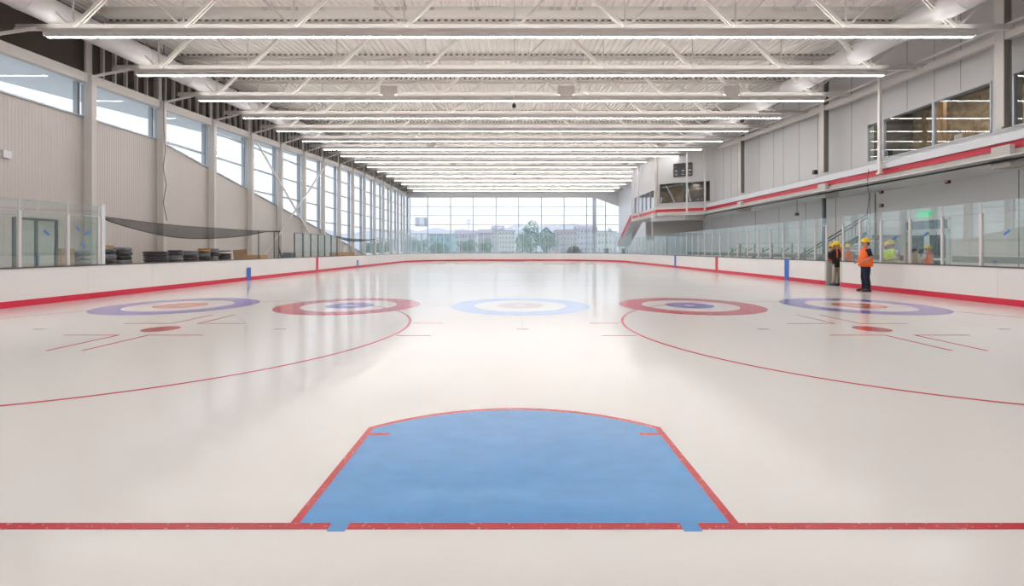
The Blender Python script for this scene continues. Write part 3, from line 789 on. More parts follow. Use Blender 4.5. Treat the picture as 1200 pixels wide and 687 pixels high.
# bay side wall facing the rink, end wall, room inside
BY0, BY1, BX = 41.8, 50.0, 13.0
DW = (42.4, 49.4, EYE+3.75, EYE+5.6)
mb = MB(); wall_with_hole(mb, BY0, BY1, LEDGE-.3, lambda y: deckz(y)+.1, [DW], BX, BX+.2)
mb.build('wall_right', M['panelw'], kind='structure', label='bay wall facing the ice on the right')
t = empty(f'window_{wn}', (BX, 46, DW[2]), kind='structure', label='row of bay windows facing the ice on the right'); wn += 1
fr = MB().box(BX-.02, BX+.1, DW[0], DW[1], DW[2], DW[2]+.06).box(BX-.02, BX+.1, DW[0], DW[1], DW[3]-.06, DW[3])
for k in range(6): y = DW[0]+(DW[1]-DW[0])*k/5; fr.box(BX-.02, BX+.1, y-.05, y+.05, DW[2], DW[3])
fr.build('window_frame', M['mull'], t, world=True)
for k in range(5): MB().box(BX+.03, BX+.045, DW[0]+1.4*k+.05, DW[0]+1.4*(k+1)-.05, DW[2]+.06, DW[3]-.06).build('pane', M['wglass'], t, world=True)
mb = MB().box(BX, XLOW, BY1, BY1+.2, LEDGE-.3, EYE+3.8).box(BX, XLOW, BY1, BY1+.2, EYE+5.7, deckz(BY1)+.1).box(BX, BX+.3, BY1, BY1+.2, EYE+3.8, EYE+5.7).box(16.5, XLOW, BY1, BY1+.2, EYE+3.8, EYE+5.7)
mb.build('wall_right', M['panelw'], kind='structure', label='far end wall of the projecting bay')
# floor/ceiling of bay + back wall
mb = MB().prism([(16.4, 39.6), (13.2, 41.9), (13.2, 50.0), (20.6, 50.0), (20.6, 39.0), (17.4, 39.0)], 'z', LEDGE-.3, LEDGE-.05)
bay = mb.build('wall_inner', M['beam'], kind='structure', label='floor slab of the projecting bay')
MB().box(20.6, 20.8, 38.5, 50.2, LEDGE, EYE+6.6).build('back_wall_boards', M['osb'], bay)
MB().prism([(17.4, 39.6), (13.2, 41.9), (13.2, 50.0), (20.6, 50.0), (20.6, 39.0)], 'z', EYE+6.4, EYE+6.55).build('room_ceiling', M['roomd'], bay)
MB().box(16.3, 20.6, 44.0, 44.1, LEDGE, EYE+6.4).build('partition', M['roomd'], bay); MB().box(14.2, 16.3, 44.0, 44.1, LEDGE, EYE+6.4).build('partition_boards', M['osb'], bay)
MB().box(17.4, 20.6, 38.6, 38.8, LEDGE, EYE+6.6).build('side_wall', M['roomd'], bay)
MB().bar((14.0, 42.2, EYE+5.95), (14.9, 42.2, EYE+4.2), .1, .1).build('leaning_post', M['gutter'], bay, label='white leaning post')
MB().bar((15.6, 41.3, EYE+5.95), (15.9, 41.3, EYE+4.3), .1, .1).build('leaning_post', M['gutter'], bay, label='white leaning post')
# wall beyond the bay
mb = MB().box(16.6, 16.85, 50.2, YF, -.04, deckz(60)+.3)
mb.build('wall_right', M['gutter'], kind='structure', label='white wall beyond the bay at the far right')
# ledge: white gutter, red fascia, beam
def ledge(p, q, parts, name_suffix=None):
    pass
LP = [(16.5, YB+.05), (16.5, 39.15), (12.82, 41.3), (12.82, 50.2)]
def lsweep(pts, prof, name, m, parent, **kw):
    nr = []
    for i, p in enumerate(pts):
        a = Vector(pts[max(i-1, 0)]); b = Vector(pts[min(i+1, len(pts)-1)]); d = (b-a).normalized(); nr.append((-d.y, d.x))
    return MB().sweep(pts, nr, prof).build(name, m, parent, **kw)
lg = empty('gallery_ledge', (16.5, 20, LEDGE), label='projecting gallery edge with red stripe and white gutter along the right wall', cat='gallery edge')
for seg_, dp in ((LP[:2], -.66), (LP[1:], -.16)):
    lsweep(seg_, [(0, LEDGE), (0, LEDGE+.24), (dp, LEDGE+.24), (dp, LEDGE)], 'red_fascia', M['redband'], lg, world=True, label='red stripe')
    lsweep(seg_, [(-.04, LEDGE-.31), (-.04, LEDGE), (dp, LEDGE), (dp, LEDGE-.31)], 'edge_beam', M['beam'], lg, world=True)
lsweep(LP[:2], [(.10, LEDGE+.24), (.13, LEDGE+.52), (-.1, LEDGE+.60), (-.66, LEDGE+.72), (-.66, LEDGE+.24)], 'gutter', M['gutter'], lg, world=True, label='white sloping gutter')
lsweep(LP[1:], [(-.05, LEDGE+.24), (-.05, LEDGE+.5), (-.16, LEDGE+.5), (-.16, LEDGE+.24)], 'upstand', M['panelw'], lg, world=True)
# soffit below gallery
MB().prism([(15.9, YB), (15.9, 39.4), (12.95, 41.5), (12.95, 50.2), (XLOW+.1, 50.2), (XLOW+.1, YB)], 'z', LEDGE-.34, LEDGE-.31).build('ceiling_gallery', M['lowerw'], kind='structure', label='pale soffit under the gallery')
# lower wall
DR = (19.9, 22.2, 0, 2.9)
mb = MB(); wall_with_hole(mb, YB, YF, -.04, lambda y: LEDGE-.3 if y < 50.2 else LEDGE-.3, [DR], XLOW, XLOW+.25)
lw = mb.build('wall_right', M['lowerw'], kind='structure', label='pale grey lower wall under the gallery on the right')
mb = MB()
for y in (11.6, 12.9, 14.7, 17.2, 24.4, 27.0, 29.8, 32.8, 36, 40, 44): mb.box(XLOW-.004, XLOW+.01, y-.02, y+.02, .1, LEDGE-.35)
mb.build('wall_seams', M['seam'], lw)
MB().box(XLOW-.03, XLOW, YB, 19.8, .95, 1.2).box(XLOW-.03, XLOW, 22.3, 50, .95, 1.2).build('baseboard_right', M['seam'], kind='structure', label='grey rub rail along the lower right wall')
MB().box(XLOW+.25, XLOW+.3, 19, 23, -.04, 4).build('wall_vestibule', M['b1'], kind='structure', label='vestibule beyond the glazed door')
t = empty('door_1', (XLOW, 21.05, 0), kind='structure', label='glazed double door with transom in the lower right wall')
fr = MB().box(XLOW-.05, XLOW+.15, 19.9, 19.98, 0, 2.9).box(XLOW-.05, XLOW+.15, 22.12, 22.2, 0, 2.9).box(XLOW-.05, XLOW+.15, 19.9, 22.2, 2.82, 2.9).box(XLOW-.05, XLOW+.15, 19.9, 22.2, 2.3, 2.42)
fr.build('door_frame', M['doorw'], t, world=True)
for a, b in ((20.0, 21.04), (21.06, 22.1)):
    MB().box(XLOW, XLOW+.05, a, a+.13, .02, 2.3).box(XLOW, XLOW+.05, b-.13, b, .02, 2.3).box(XLOW, XLOW+.05, a, b, 2.15, 2.3).box(XLOW, XLOW+.05, a, b, .02, .3).box(XLOW-.02, XLOW+.05, a, b, 1.0, 1.1).build('door_leaf', M['doorw'], t, world=True)
    MB().box(XLOW+.02, XLOW+.03, a+.13, b-.13, .3, 2.15).build('door_glass', M['doorg'], t, world=True)
MB().box(XLOW+.02, XLOW+.03, 19.98, 22.12, 2.42, 2.82).build('transom_glass', M['doorg'], t, world=True)
# exit sign
t = empty('exit_sign', (XLOW-.12, 21.1, 3.12), label='small green exit sign above the glazed double door', cat='sign')
MB().box(-.03, .12, -.3, .3, -.12, .12).build('sign_case', M['green'], t)
def letters(t, m):
    w_, h_ = .085, .14; xs0 = -.2
    def L(segs, c):
        mb = MB()
        for (a, b) in segs: mb.bar((-.035, c-(a[0]-.5)*w_, (a[1]-.5)*h_), (-.035, c-(b[0]-.5)*w_, (b[1]-.5)*h_), .01, .018, up=(0, .3, 1))
        mb.build('letter', m, t)
    L([((0,0),(0,1)),((0,0),(1,0)),((0,.5),(.9,.5)),((0,1),(1,1))], .2)
    L([((0,0),(1,1)),((0,1),(1,0))], .07)
    L([((.5,0),(.5,1))], -.06)
    L([((0,1),(1,1)),((.5,0),(.5,1))], -.19)
letters(t, M['paper'])
# far right lower bulkhead and beams under the bay
MB().box(13.9, XLOW, 46.0, 46.3, EYE+1.35, LEDGE-.33).build('trim_3', M['beam'], kind='structure', label='grey bulkhead hanging under the bay')
tag(MB().bar((12.95, 43.2, LEDGE-.55), (16.2, 40.6, LEDGE-.5), .25, .35).build('bay_beam', M['gutter']), 'white slanting beam under the projecting bay', 'beam')
tag(MB().box(15.2, 16.9, 40.2, 40.5, LEDGE-.75, LEDGE-.34).build('bay_beam', M['beam']), 'short grey beam under the near corner of the bay', 'beam')
# right columns
for y, xx, px, lab in ((15.35, 16.75, 0, 'steel column, shade painted on its web, between the two upper right windows'), (24.3, 16.75, 0, 'steel column, shade painted on its web, on the right wall past the tan window'),
                   (33.2, 16.75, 0, 'steel column, shade painted on its web, on the right wall halfway to the bay'), (41.7, 12.9, 0, 'tall grey column at the corner of the projecting bay')):
    t = empty('steel_column', (xx, y, 0), label=lab, cat='column', group='columns along the right wall')
    z0 = LEDGE-.36 if xx > 14 else LEDGE-.3
    z1_ = LEDGE+(.78 if xx > 14 else .5); z2_ = deckz(y)-.02
    if xx > 14:
        MB().box(-.31, -.28, 0, .3, z1_, z2_).build('flange', M['beige'], t); MB().box(-.06, -.03, 0, .3, z1_, z2_).build('flange', M['taupe'], t); MB().box(-.28, -.06, .04, .06, z1_, z2_).build('web', M['taupe'], t, label='web between the flanges with shade painted in dark taupe')  # web and rear flange darkened in colour for the shade between flanges
    else: MB().box(-.13, .08, -.12, .12, z1_, z2_).build('shaft', M['beige'], t)
    if xx > 14: MB().box(-.42, -.252, -.3, .3, LEDGE-.45, LEDGE+.12).box(-.42, .3, -.3, .3, LEDGE-.6, LEDGE-.35).build('bracket', M['beam'], t)
    else: MB().box(-.3, -.1, -.3, .3, LEDGE-.45, LEDGE-.02).build('bracket', M['beam'], t)
# white rods holding the gallery edge
for px, X_, z_, lab in ((1031, 16.25, LEDGE, 'white post in front of the left end of the tan window'), (826, 16.2, LEDGE, 'thin white post at the right edge of the bay window'), (805, 14.6, LEDGE-.3, 'thin white post in front of the bay window and scoreboard'), (740.5, 12.725, LEDGE, 'thin white post at the far end of the bay'), (748.5, 12.725, LEDGE, 'thin grey rod beside the far post of the bay')):
    y = X_*FPX/(px-603)
    t = empty('hanger_post', (X_, y, z_), label=lab, cat='post')
    MB().box(-.06, .06, -.06, .06, 0, zl(y)+.5-z_).build('shaft', M['alu'], t); MB().box(-.095, .095, -.095, .095, 0, .06).build('base_plate', M['alu'], t)
# edge beam and struts on the right
mb = MB()
ys = [YB]+ROWY[:7]
for a, b in zip(ys[:-1], ys[1:]): mb.bar((16.6, a, zl(a)+.16), (16.6, b, zl(b)+.16), .22, .26)
tag(mb.build('eave_beam', M['chord']), 'long pale edge beam climbing along the top of the right wall', 'beam')
mb = MB()
for a, b in zip(ys[:-1], ys[1:]): mb.bar((16.35, a, zl(a)+.45), (16.35, b, zl(b)+.45), .07, .07)
tag(mb.build('conduit', M['steel']), 'thin pale conduit just above the right edge beam', 'conduit')
for n, lab in ((1, 'nearest grey tie strut from the right wall to the second truss'), (3, 'grey tie strut from the right wall to the fourth truss'), (5, 'grey tie strut from the right wall to the sixth truss'), (6, 'farthest grey tie strut from the right wall')):
    y = ROWY[n]-.35; tag(MB().bar((13.8 if n > 1 else 15.1, y, zl(y)+.3), (16.95, y, zl(y)+.3), .09, .12).build('tie_strut', M['beam']), lab, 'strut')
# left near struts
y = ROWY[0]-.25
# scoreboard
t = empty('scoreboard', (15, 40.5, EYE+6.5), label='small black scoreboard on the angled bay wall above the window', cat='scoreboard')
ang_box(MB(), .36, .688, EYE+6.5, EYE+7.68, .02, .14).build('case', M['black'], t, world=True)
mb = MB()
for u in (.40, .52, .64): ang_box(mb, u-.022, u+.022, EYE+6.98, EYE+7.06, .14, .15)
for u in (.40, .52, .64): ang_box(mb, u-.025, u+.025, EYE+6.66, EYE+6.69, .14, .15)
mb.build('white_captions', M['amber'], t, world=True)
mb = MB()
for u0, z0 in ((.38, 7.25), (.63, 7.25), (.39, 6.72), (.5, 6.72), (.62, 6.72)):
    for k in range(2):
        u = u0+.028*k
        ang_box(mb, u, u+.018, EYE+z0+.0, EYE+z0+.02, .14, .146); ang_box(mb, u, u+.018, EYE+z0+.1, EYE+z0+.12, .14, .146); ang_box(mb, u, u+.018, EYE+z0+.2, EYE+z0+.22, .14, .146)
        ang_box(mb, u, u+.003, EYE+z0, EYE+z0+.22, .14, .146); ang_box(mb, u+.015, u+.018, EYE+z0, EYE+z0+.22, .14, .146)
mb.build('unlit_digits', M['taupe'], t, world=True)
# stair descending at the far end of the bay
t = empty('staircase', (12.8, 50.2, EYE+.5), label='red sided stair flight dropping from the far end of the projecting bay', cat='staircase')
za, zb, sya, syb = LEDGE+.25, EYE+.95, 50.22, 56.3
for x, m_ in ((12.75, 'redband'), (14.05, 'gutter')):
    MB().prism([(sya, za-.45), (sya, za+.2), (syb, zb+.0), (syb, zb-.5)], 'x', x, x+.08).build('stringer', M[m_], t, world=True, label='red stringer' if m_ == 'redband' else 'white stringer')
mb = MB()
for k in range(15):
    y = sya+(syb-sya)*k/15; z = za-.05+(zb-za)*(k+1)/15; mb.box(12.83, 14.05, y, y+.42, z-.04, z)
mb.build('treads', M['beam'], t, world=True)
MB().prism([(sya, za-.5), (syb, zb-.55), (syb, zb-.5), (sya, za-.45)], 'x', 12.75, 14.13).build('underside', M['gutter'], t, world=True)
MB().box(12.7, 14.2, syb, syb+1.3, zb-.52, zb-.1).build('landing', M['gutter'], t, world=True)
for y in (syb+.2, syb+1.1): MB().box(13.9, 14.0, y-.05, y+.05, -.04, zb-.5).build('leg', M['beam'], t, world=True)
mb = MB().box(14.3, 15.2, 49.6, 50.0, EYE+1.0, LEDGE-.345); tag(mb.build('stair_soffit', M['panelw']), 'grey boxed drop under the far end of the bay', 'bulkhead')
# alarm devices on lower wall
for px, py, lab in ((1034, 225, 'upper of two small maroon alarm boxes on the lower right wall'), (1034, 241, 'lower of two small maroon alarm boxes on the lower right wall'), (1112, 213, 'maroon alarm box high on the wall right of the door')):
    y = XLOW*FPX/(px-603); z = EYE+(292.5-py)*y/FPX
    t = empty('alarm_box', (XLOW, y, z), label=lab, cat='alarm'); MB().box(-.09, 0, -.09, .09, -.08, .08).build('case', M['maroon'], t); MB().box(-.12, -.09, -.04, .04, -.03, .03).build('lens', M['alu'], t)
for px, y0_, y1_, lab in ((934, 238, 251, 'small dark lamp hanging on a wire under the gallery'),):
    X_ = 17.2; y = X_*FPX/(px-603); z = EYE+(292.5-y1_)*y/FPX
    t = empty('hanging_lamp', (X_, y, z), label=lab, cat='lamp'); MB().lathe([(.02,-.1),(.12,-.08),(.1,.06),(.03,.1)]).build('shade', M['dpost'], t); MB().tube([(0,0,.08),(0,0,max(.2, LEDGE-.33-z))], .012, 6).build('wire', M['dpost'], t)
# conduits on the lower wall
for y, z1, lab in ((16.95, LEDGE-.5, 'vertical grey conduit on the lower wall right of the door'), (24.0, LEDGE-.4, 'vertical grey conduit on the lower wall left of the door')):
    tag(MB().tube([(XLOW-.04, y, 1.2), (XLOW-.04, y, z1)], .03, 8).build('conduit', M['seam']), lab, 'conduit')
tag(MB().tube([(16.2, 3, LEDGE-.42), (16.2, 39, LEDGE-.42)], .035, 8).build('conduit', M['black']), 'long black pipe under the gallery edge', 'pipe')
tag(MB().box(17.0, 17.14, 25.1, 25.24, -.04, LEDGE-.345).build('steel_post', M['dpost']), 'thin dark post under the gallery behind the gate', 'post')
# wire dangling on right
def wire(pts, name, label, r=.012, m='rope'):
    tag(MB().tube(pts, r, 6).build(name, M[m], smooth=True), label, 'cable')
wy = 16.2*FPX/(1022-603)
wire([(16.05, wy, LEDGE+.3), (16.02, wy+.05, LEDGE-.3), (16.08, wy, LEDGE-1.0), (16.0, wy+.03, LEDGE-1.7), (16.05, wy, 2.6)], 'loose_cable', 'loose black cable dangling from the gallery edge behind the orange vest worker')
for px, X_, py, lab in ((1041, 16.3, 190, 'small black floodlight on the gutter left of the tan window'), (955, 16.3, 212, 'small black floodlight on the gutter by the second right column')):
    y = X_*FPX/(px-603); t = empty('floodlight', (X_, y, LEDGE+.62), label=lab, cat='lamp')
    MB().box(-.1, .1, -.1, .08, .1, .32).build('head', M['black'], t); MB().box(-.02, .02, -.02, .02, 0, .12).build('bracket', M['alu'], t)

# bleachers behind right glass
t = empty('bleacher', (16.2, 29, 0), label='pale plank bleacher seating behind the right glass', cat='bleacher')
for k in range(5):
    x = 14.6+.62*k; z = .62+.33*k
    MB().box(x, x+.28, 25.9, 35.0, z-.05, z).build('seat_plank', M['bleach'], t, world=True)
    MB().box(x-.3, x-.02, 25.9, 35.0, z-.38, z-.34).build('foot_plank', M['bleach'], t, world=True)
for y in (26.1, 28.3, 30.5, 32.7, 34.8):
    mb = MB()
    for k in range(5):
        x = 14.6+.62*k; z = .62+.33*k; mb.box(x+.1, x+.16, y-.03, y+.03, -.04, z-.05)
    mb.bar((14.5, y, .25), (17.3, y, 1.7), .05, .05); mb.build('support_frame', M['seam'], t, world=True)
# stair with railing behind the gate
t = empty('staircase', (17.6, 24, 0), label='steel stair with grey handrail behind the right glass beside the door', cat='staircase')
mb = MB()
for k in range(13):
    y = 28.2-.42*k; z = .17*(k+1); mb.box(17.6, 18.8, y-.42, y, z-.04, z)
mb.build('treads', M['beam'], t, world=True)
MB().bar((17.56, 28.4, .1), (17.56, 22.8, 2.25), .06, .25).build('stringer', M['dpost'], t, world=True)
MB().box(17.5, 18.9, 22.35, 22.8, 2.05, 2.2).build('landing', M['beam'], t, world=True)
for dz in (.95, .78): MB().bar((17.55, 28.2, .1+dz), (17.55, 22.7, 2.3+dz), .05, .05).build('handrail', M['dpost'], t, world=True)
for k in range(22): 
    y = 28.0-.25*k; z = .1+2.2*(28.2-y)/5.5; MB().box(17.54, 17.56, y-.01, y+.01, z, z+.8).build('baluster', M['seam'], t, world=True)

# ------------------------------------------------------------------ left side objects
# netting over the benches
def netting(y0, y1, z, sag, sagy, label, n=40):
    x = RX-RHW-.17
    t = empty('safety_net', (x, y0, z), label=label, cat='net')
    top_ = []; bot = []
    for i in range(n+1):
        u = i/n; y = y0+(y1-y0)*u
        zt = z-(.12+.02*math.sin(9*u))*math.sin(PI*u)
        d = sag*(math.sin(PI*min(1, u*1.15))**.8 if u < .87 else 0.0)*(1-.55*u)+.05
        top_.append((x, y, zt)); bot.append((x+.05*math.sin(13*u), y, zt-d))
    MB().tube(top_, .012, 6).build('head_rope', M['rope'], t, world=True); MB().tube(bot, .02, 6).build('bottom_rope', M['rope'], t, world=True)
    for off in (0, .06):
        mb = MB(); mid = 4
        for i in range(n+1):
            for k in range(mid+1):
                f = k/mid; a = top_[i]; b = bot[i]; mb.v.append((a[0]+off+.06*math.sin(f*PI)*(1 if i % 2 else .6), a[1], a[2]*(1-f)+b[2]*f))
        for i in range(n):
            for k in range(mid): q = i*(mid+1)+k; mb.f.append((q, q+1, q+mid+2, q+mid+1))
        mb.build('netting', M['net'], t, world=True)
netting(14.4, 25.2, 2.52, .55, 0, 'black safety net bundled and sagging along the near left bench opening')
netting(33.15, 42.35, 2.46, .22, 0, 'black safety net bundled over the far left bench opening')
for px, lab in ((306, 'first thin dark pole from the left under the net end'), (324, 'second thin dark pole under the net end'), (329.5, 'third thin dark pole, beside the glass')):
    y = 12.95*FPX/(603-px); tag(MB().tube([(-13.08, y, -.04), (-13.08, y, 2.46)], .028, 8).build('net_pole', M['dpost']), lab, 'pole', 'net poles on the left boards')
y = 12.95*FPX/(603-439.7); tag(MB().tube([(-13.08, y, -.04), (-13.08, y, 2.46)], .03, 8).build('net_pole', M['dpost']), 'dark pole at the far end of the far bench', 'pole')
# open glass door behind near left glass
t = empty('bench_glass_door', (-14.2, 13.6, 0), label='dark framed glass door standing ajar behind the near left glass', cat='door')
for y in (12.95, 13.55, 14.15): MB().box(-14.23, -14.17, y-.03, y+.03, 0, 2.4).build('door_post', M['dpost'], t, world=True)
MB().box(-14.22, -14.18, 12.95, 14.15, 2.35, 2.42).build('head_rail', M['dpost'], t, world=True)
for a, b in ((12.98, 13.52), (13.58, 14.12)): MB().box(-14.205, -14.195, a, b, .1, 2.35).build('pane', M['rglass'], t, world=True)
# dangling cable on left wall
yw = 16.4*FPX/(603-192)
yw = 16.3*FPX/(603-192)
wire([(-16.3, yw, EYE+9.53), (-16.3, yw, EYE+7.2), (-16.3, yw, EYE+5.6), (-16.27, yw+.05, EYE+4.6), (-16.33, yw, EYE+3.8), (-16.25, yw+.08, EYE+3.0), (-16.32, yw, EYE+2.2), (-16.28, yw+.15, EYE+1.35)], 'hanging_cable', 'black cable hanging down the left wall by the second column', .014)
tag(MB().box(XL, XL+.1, 15.1, 15.35, EYE+3.05, EYE+3.3).build('wall_box', M['gutter']), 'small pale box on the left wall at the frame edge', 'electrical box')
# storage bench and stacks
bench = empty('players_bench', (-15, 20, 0), label='long low bench behind the near left boards carrying the wrapped bundles', cat='bench')
MB().box(-15.75, -14.25, 12.6, 25.6, .70, .78).build('bench_top', M['wood'], bench, world=True)
for y in (12.8, 16, 19.4, 22.8, 25.3): MB().box(-15.6, -14.4, y-.06, y+.06, -.04, .70).build('leg', M['wood'], bench, world=True)
def bundle_mesh(r, h, sy, m, lump, rolls=False):
    mb = MB(); n = 7; prof = []
    if rolls:
        prof = [(r*.9, 0), (r, h*.1), (r*.98, h*.42), (r*.86, h*.5), (r*.98, h*.58), (r, h*.9), (r*.9, h), (r*.3, h)]
    else:
        for i in range(n+1):
            a = -PI/2+PI*i/n; prof.append((r*(.82+.18*math.cos(a)), h/2+h/2*math.sin(a)))
        prof = [(.1, 0)]+prof+[(.1, h)]
    mb.lathe(prof, n=28, sy=sy, wob=lump)
    return mb
protos = {}
def bundle(px0, px1, zb, h, m, lab, rolls=False, X_=-15.0, band=None, group='black wrapped bundles on the bench'):
    cxp = (px0+px1)/2; y = X_*-1*FPX/(603-cxp); s = FPX/y; r = (px1-px0)/s/2*.93
    t = empty('wrapped_bundle', (X_, y, zb), rz=random.uniform(0, 3), label=lab, cat='bundle', group=group)
    bundle_mesh(r, h, 1, m, .035 if rolls else .06, rolls).build('wrapping', M[m], t, smooth=True)
    if band:
        MB().lathe([(r*1.0, h*.3), (r*1.02, h*.32), (r*1.02, h*.7), (r*1.0, h*.72)], n=28).build('label_band', M[band], t, label={'orangeb': 'orange label band', 'paper': 'white label band'}[band])
B0 = .78
def stack(px0, px1, ztop, n, mats, where, rolls=False, band=None):
    h = (ztop-B0)/n
    for k in range(n):
        pos = 'lowest' if k == 0 else 'topmost' if k == n-1 else ('middle' if n == 3 else ['', 'second from bottom', 'third from bottom', 'fourth from bottom'][k])
        m_ = mats[k % len(mats)]
        bundle(px0+random.uniform(-.6, .6), px1+random.uniform(-.6, .6), B0+h*k, h*.985, m_, f'{"grey" if m_ == "wrapg" else "black"} plastic wrapped bundle, {pos} in the {where}', rolls, band=(band if k == n-1 else None))
stack(118, 135, 1.50, 4, ['wrapg', 'wrap'], 'stack right beside the near glass edge')
stack(134, 153, 1.58, 5, ['wrap', 'wrapg', 'wrap'], 'second stack from the near glass')
stack(170, 196, 1.42, 3, ['wrap'], 'wide third stack alone on the bench', True)
stack(197, 214, 1.47, 3, ['wrap', 'wrapg'], 'fourth stack from the near glass', True)
stack(214.5, 232, 1.44, 3, ['wrapg', 'wrap'], 'fifth stack from the near glass', True)
stack(232.5, 246, 1.54, 4, ['wrapg', 'wrap'], 'sixth stack, with the orange band', True, band='orangeb')
stack(246.5, 256, 1.54, 4, ['wrap', 'wrapg'], 'narrow seventh stack from the near glass', True)
stack(256.5, 271, 1.44, 3, ['wrap'], 'last stack, next to the cardboard', True, band='paper')
stack(84, 104, 1.46, 4, ['wrap', 'wrapg'], 'stack seen through the near left glass')
# boxes
def carton(px0, px1, zb, h, m, lab, X_=-15.0, d=.45, cat='box'):
    y = -X_*FPX/(603-(px0+px1)/2); s = FPX/y; hw = (px1-px0)/s/2
    t = empty('cardboard_box' if m == 'card' else 'timber_block', (X_, y, zb), label=lab, cat=cat)
    MB().box(-hw, hw, -d/2, d/2, 0, h).build('carton', M[m], t); MB().box(-hw-.002, hw+.002, -.03, .03, h-.12, h+.003).build('tape_seam', M['wood' if m == 'card' else 'card'], t)
    return t
y_ = 15*FPX/(603-282); t = empty('cardboard_sheet', (-15, y_, B0), label='leaning brown cardboard sheet after the last wrapped stack', cat='cardboard'); 
MB().prism([(-.35, 0), (.3, 0), (.2, .72), (-.42, .68)], 'y', -.03, .03).build('sheet', M['card'], t); MB().prism([(.3, 0), (.42, .02), (.34, .74), (.2, .72)], 'y', -.05, .0).build('folded_flap', M['card'], t)
MB().box(-15.5, -14.4, 26.1, 29.5, -.04, .72).build('bench_extension', M['wood'], None) if False else None
t = empty('timber_stack', (-13.6, 24.0, -.04), label='low stack of light timber planks under the net end', cat='timber')
for k in range(5): MB().box(-.4, .42-.04*(k % 2), -.35, .35, .0+.25*k, .245+.25*k).build('plank', M['wood'], t)
carton(71, 80, B0+.0, .74, 'card', 'tan carton seen through the near left glass')
tag(carton(119, 127, 1.505, .14, 'card', 'small brown carton on top of the stack by the glass edge'), group=None)
# far bench timber and folded chair
t = empty('timber_stack', (-14.6, 39.5, 0), label='stack of long light timber planks at the far left bench', cat='timber')
for k in range(5): MB().box(-.4, .4, -2.6, 1.8-.2*k, .0+.25*k, .24+.25*k).build('plank', M['wood'], t)
y_ = 15.5*FPX/(603-337)
t = empty('grab_cart', (-15.5, y_, 0), label='dark grey cart with an upright handle behind the left boards by the glass', cat='cart')
MB().box(-.45, .45, -.5, .5, .25, .95).build('body', M['dpost'], t); MB().bar((-.4, 0, .9), (-.62, 0, 1.65), .06, .08).build('handle', M['dpost'], t); MB().box(-.2, .42, -.35, .35, .95, 1.28).build('load', M['wrapg'], t)
for sx_ in (-.35, .35):
    for sy in (-.4, .4): MB().tube([(sx_-.05, sy, .12), (sx_+.05, sy, .12)], .15, 14).build('wheel', M['tyre'], t)

# black covered machine behind the far boards
t = empty('covered_machine', (8.1, 62.2, 0), label='rounded machine under a black tarpaulin behind the far boards', cat='machine')
MB().lathe([(1.0, -.04), (1.0, .9), (.95, 1.35), (.8, 1.65), (.5, 1.88), (.15, 1.97)], n=28, sy=1.3, wob=.02).build('tarpaulin', M['tarp'], t, smooth=True)
MB().box(-1.05, 1.05, -1.3, 1.3, -.04, .25).build('skirt', M['black'], t)
for px, w_, h_, lab in ((711, .35, 1.72, 'small dark bin behind the far boards right of the machine'), (731, .3, 1.75, 'grey bin behind the far right corner of the boards')):
    t = empty('waste_bin', ((px-603)*64/FPX, 64, -.04), label=lab, cat='bin'); MB().lathe([(w_*.8, 0), (w_, h_-.2), (w_*1.08, h_-.2), (w_*1.08, h_-.1), (w_*.5, h_)], n=18).build('bin_body', M['dpost'], t)

# ------------------------------------------------------------------ people
def skin_obj(name, verts, edges, radii, m, parent, root=0, sub=1):
    me = bpy.data.meshes.new(name); me.from_pydata(verts, edges, []); me.update(); me.materials.append(m)
    o = bpy.data.objects.new(name, me); COL.objects.link(o); o.parent = parent
    md = o.modifiers.new('skin', 'SKIN'); md.use_smooth_shade = True; md.branch_smoothing = .3
    if not me.skin_vertices: me.attributes.new('x', 'FLOAT', 'POINT')
    for i, r in enumerate(radii):
        sv = me.skin_vertices[0].data[i]; sv.radius = r if isinstance(r, tuple) else (r, r); sv.use_root = (i == root)
    s = o.modifiers.new('sub', 'SUBSURF'); s.levels = sub; s.render_levels = sub
    return o
class SK:
    def __init__(s): s.v = []; s.e = []; s.r = []
    def add(s, p, r, parent=None):
        s.v.append(tuple(p)); s.r.append(r); i = len(s.v)-1
        if parent is not None: s.e.append((parent, i))
        return i
    def chain(s, parent, pts):
        for p, r in pts: parent = s.add(p, r, parent)
        return parent
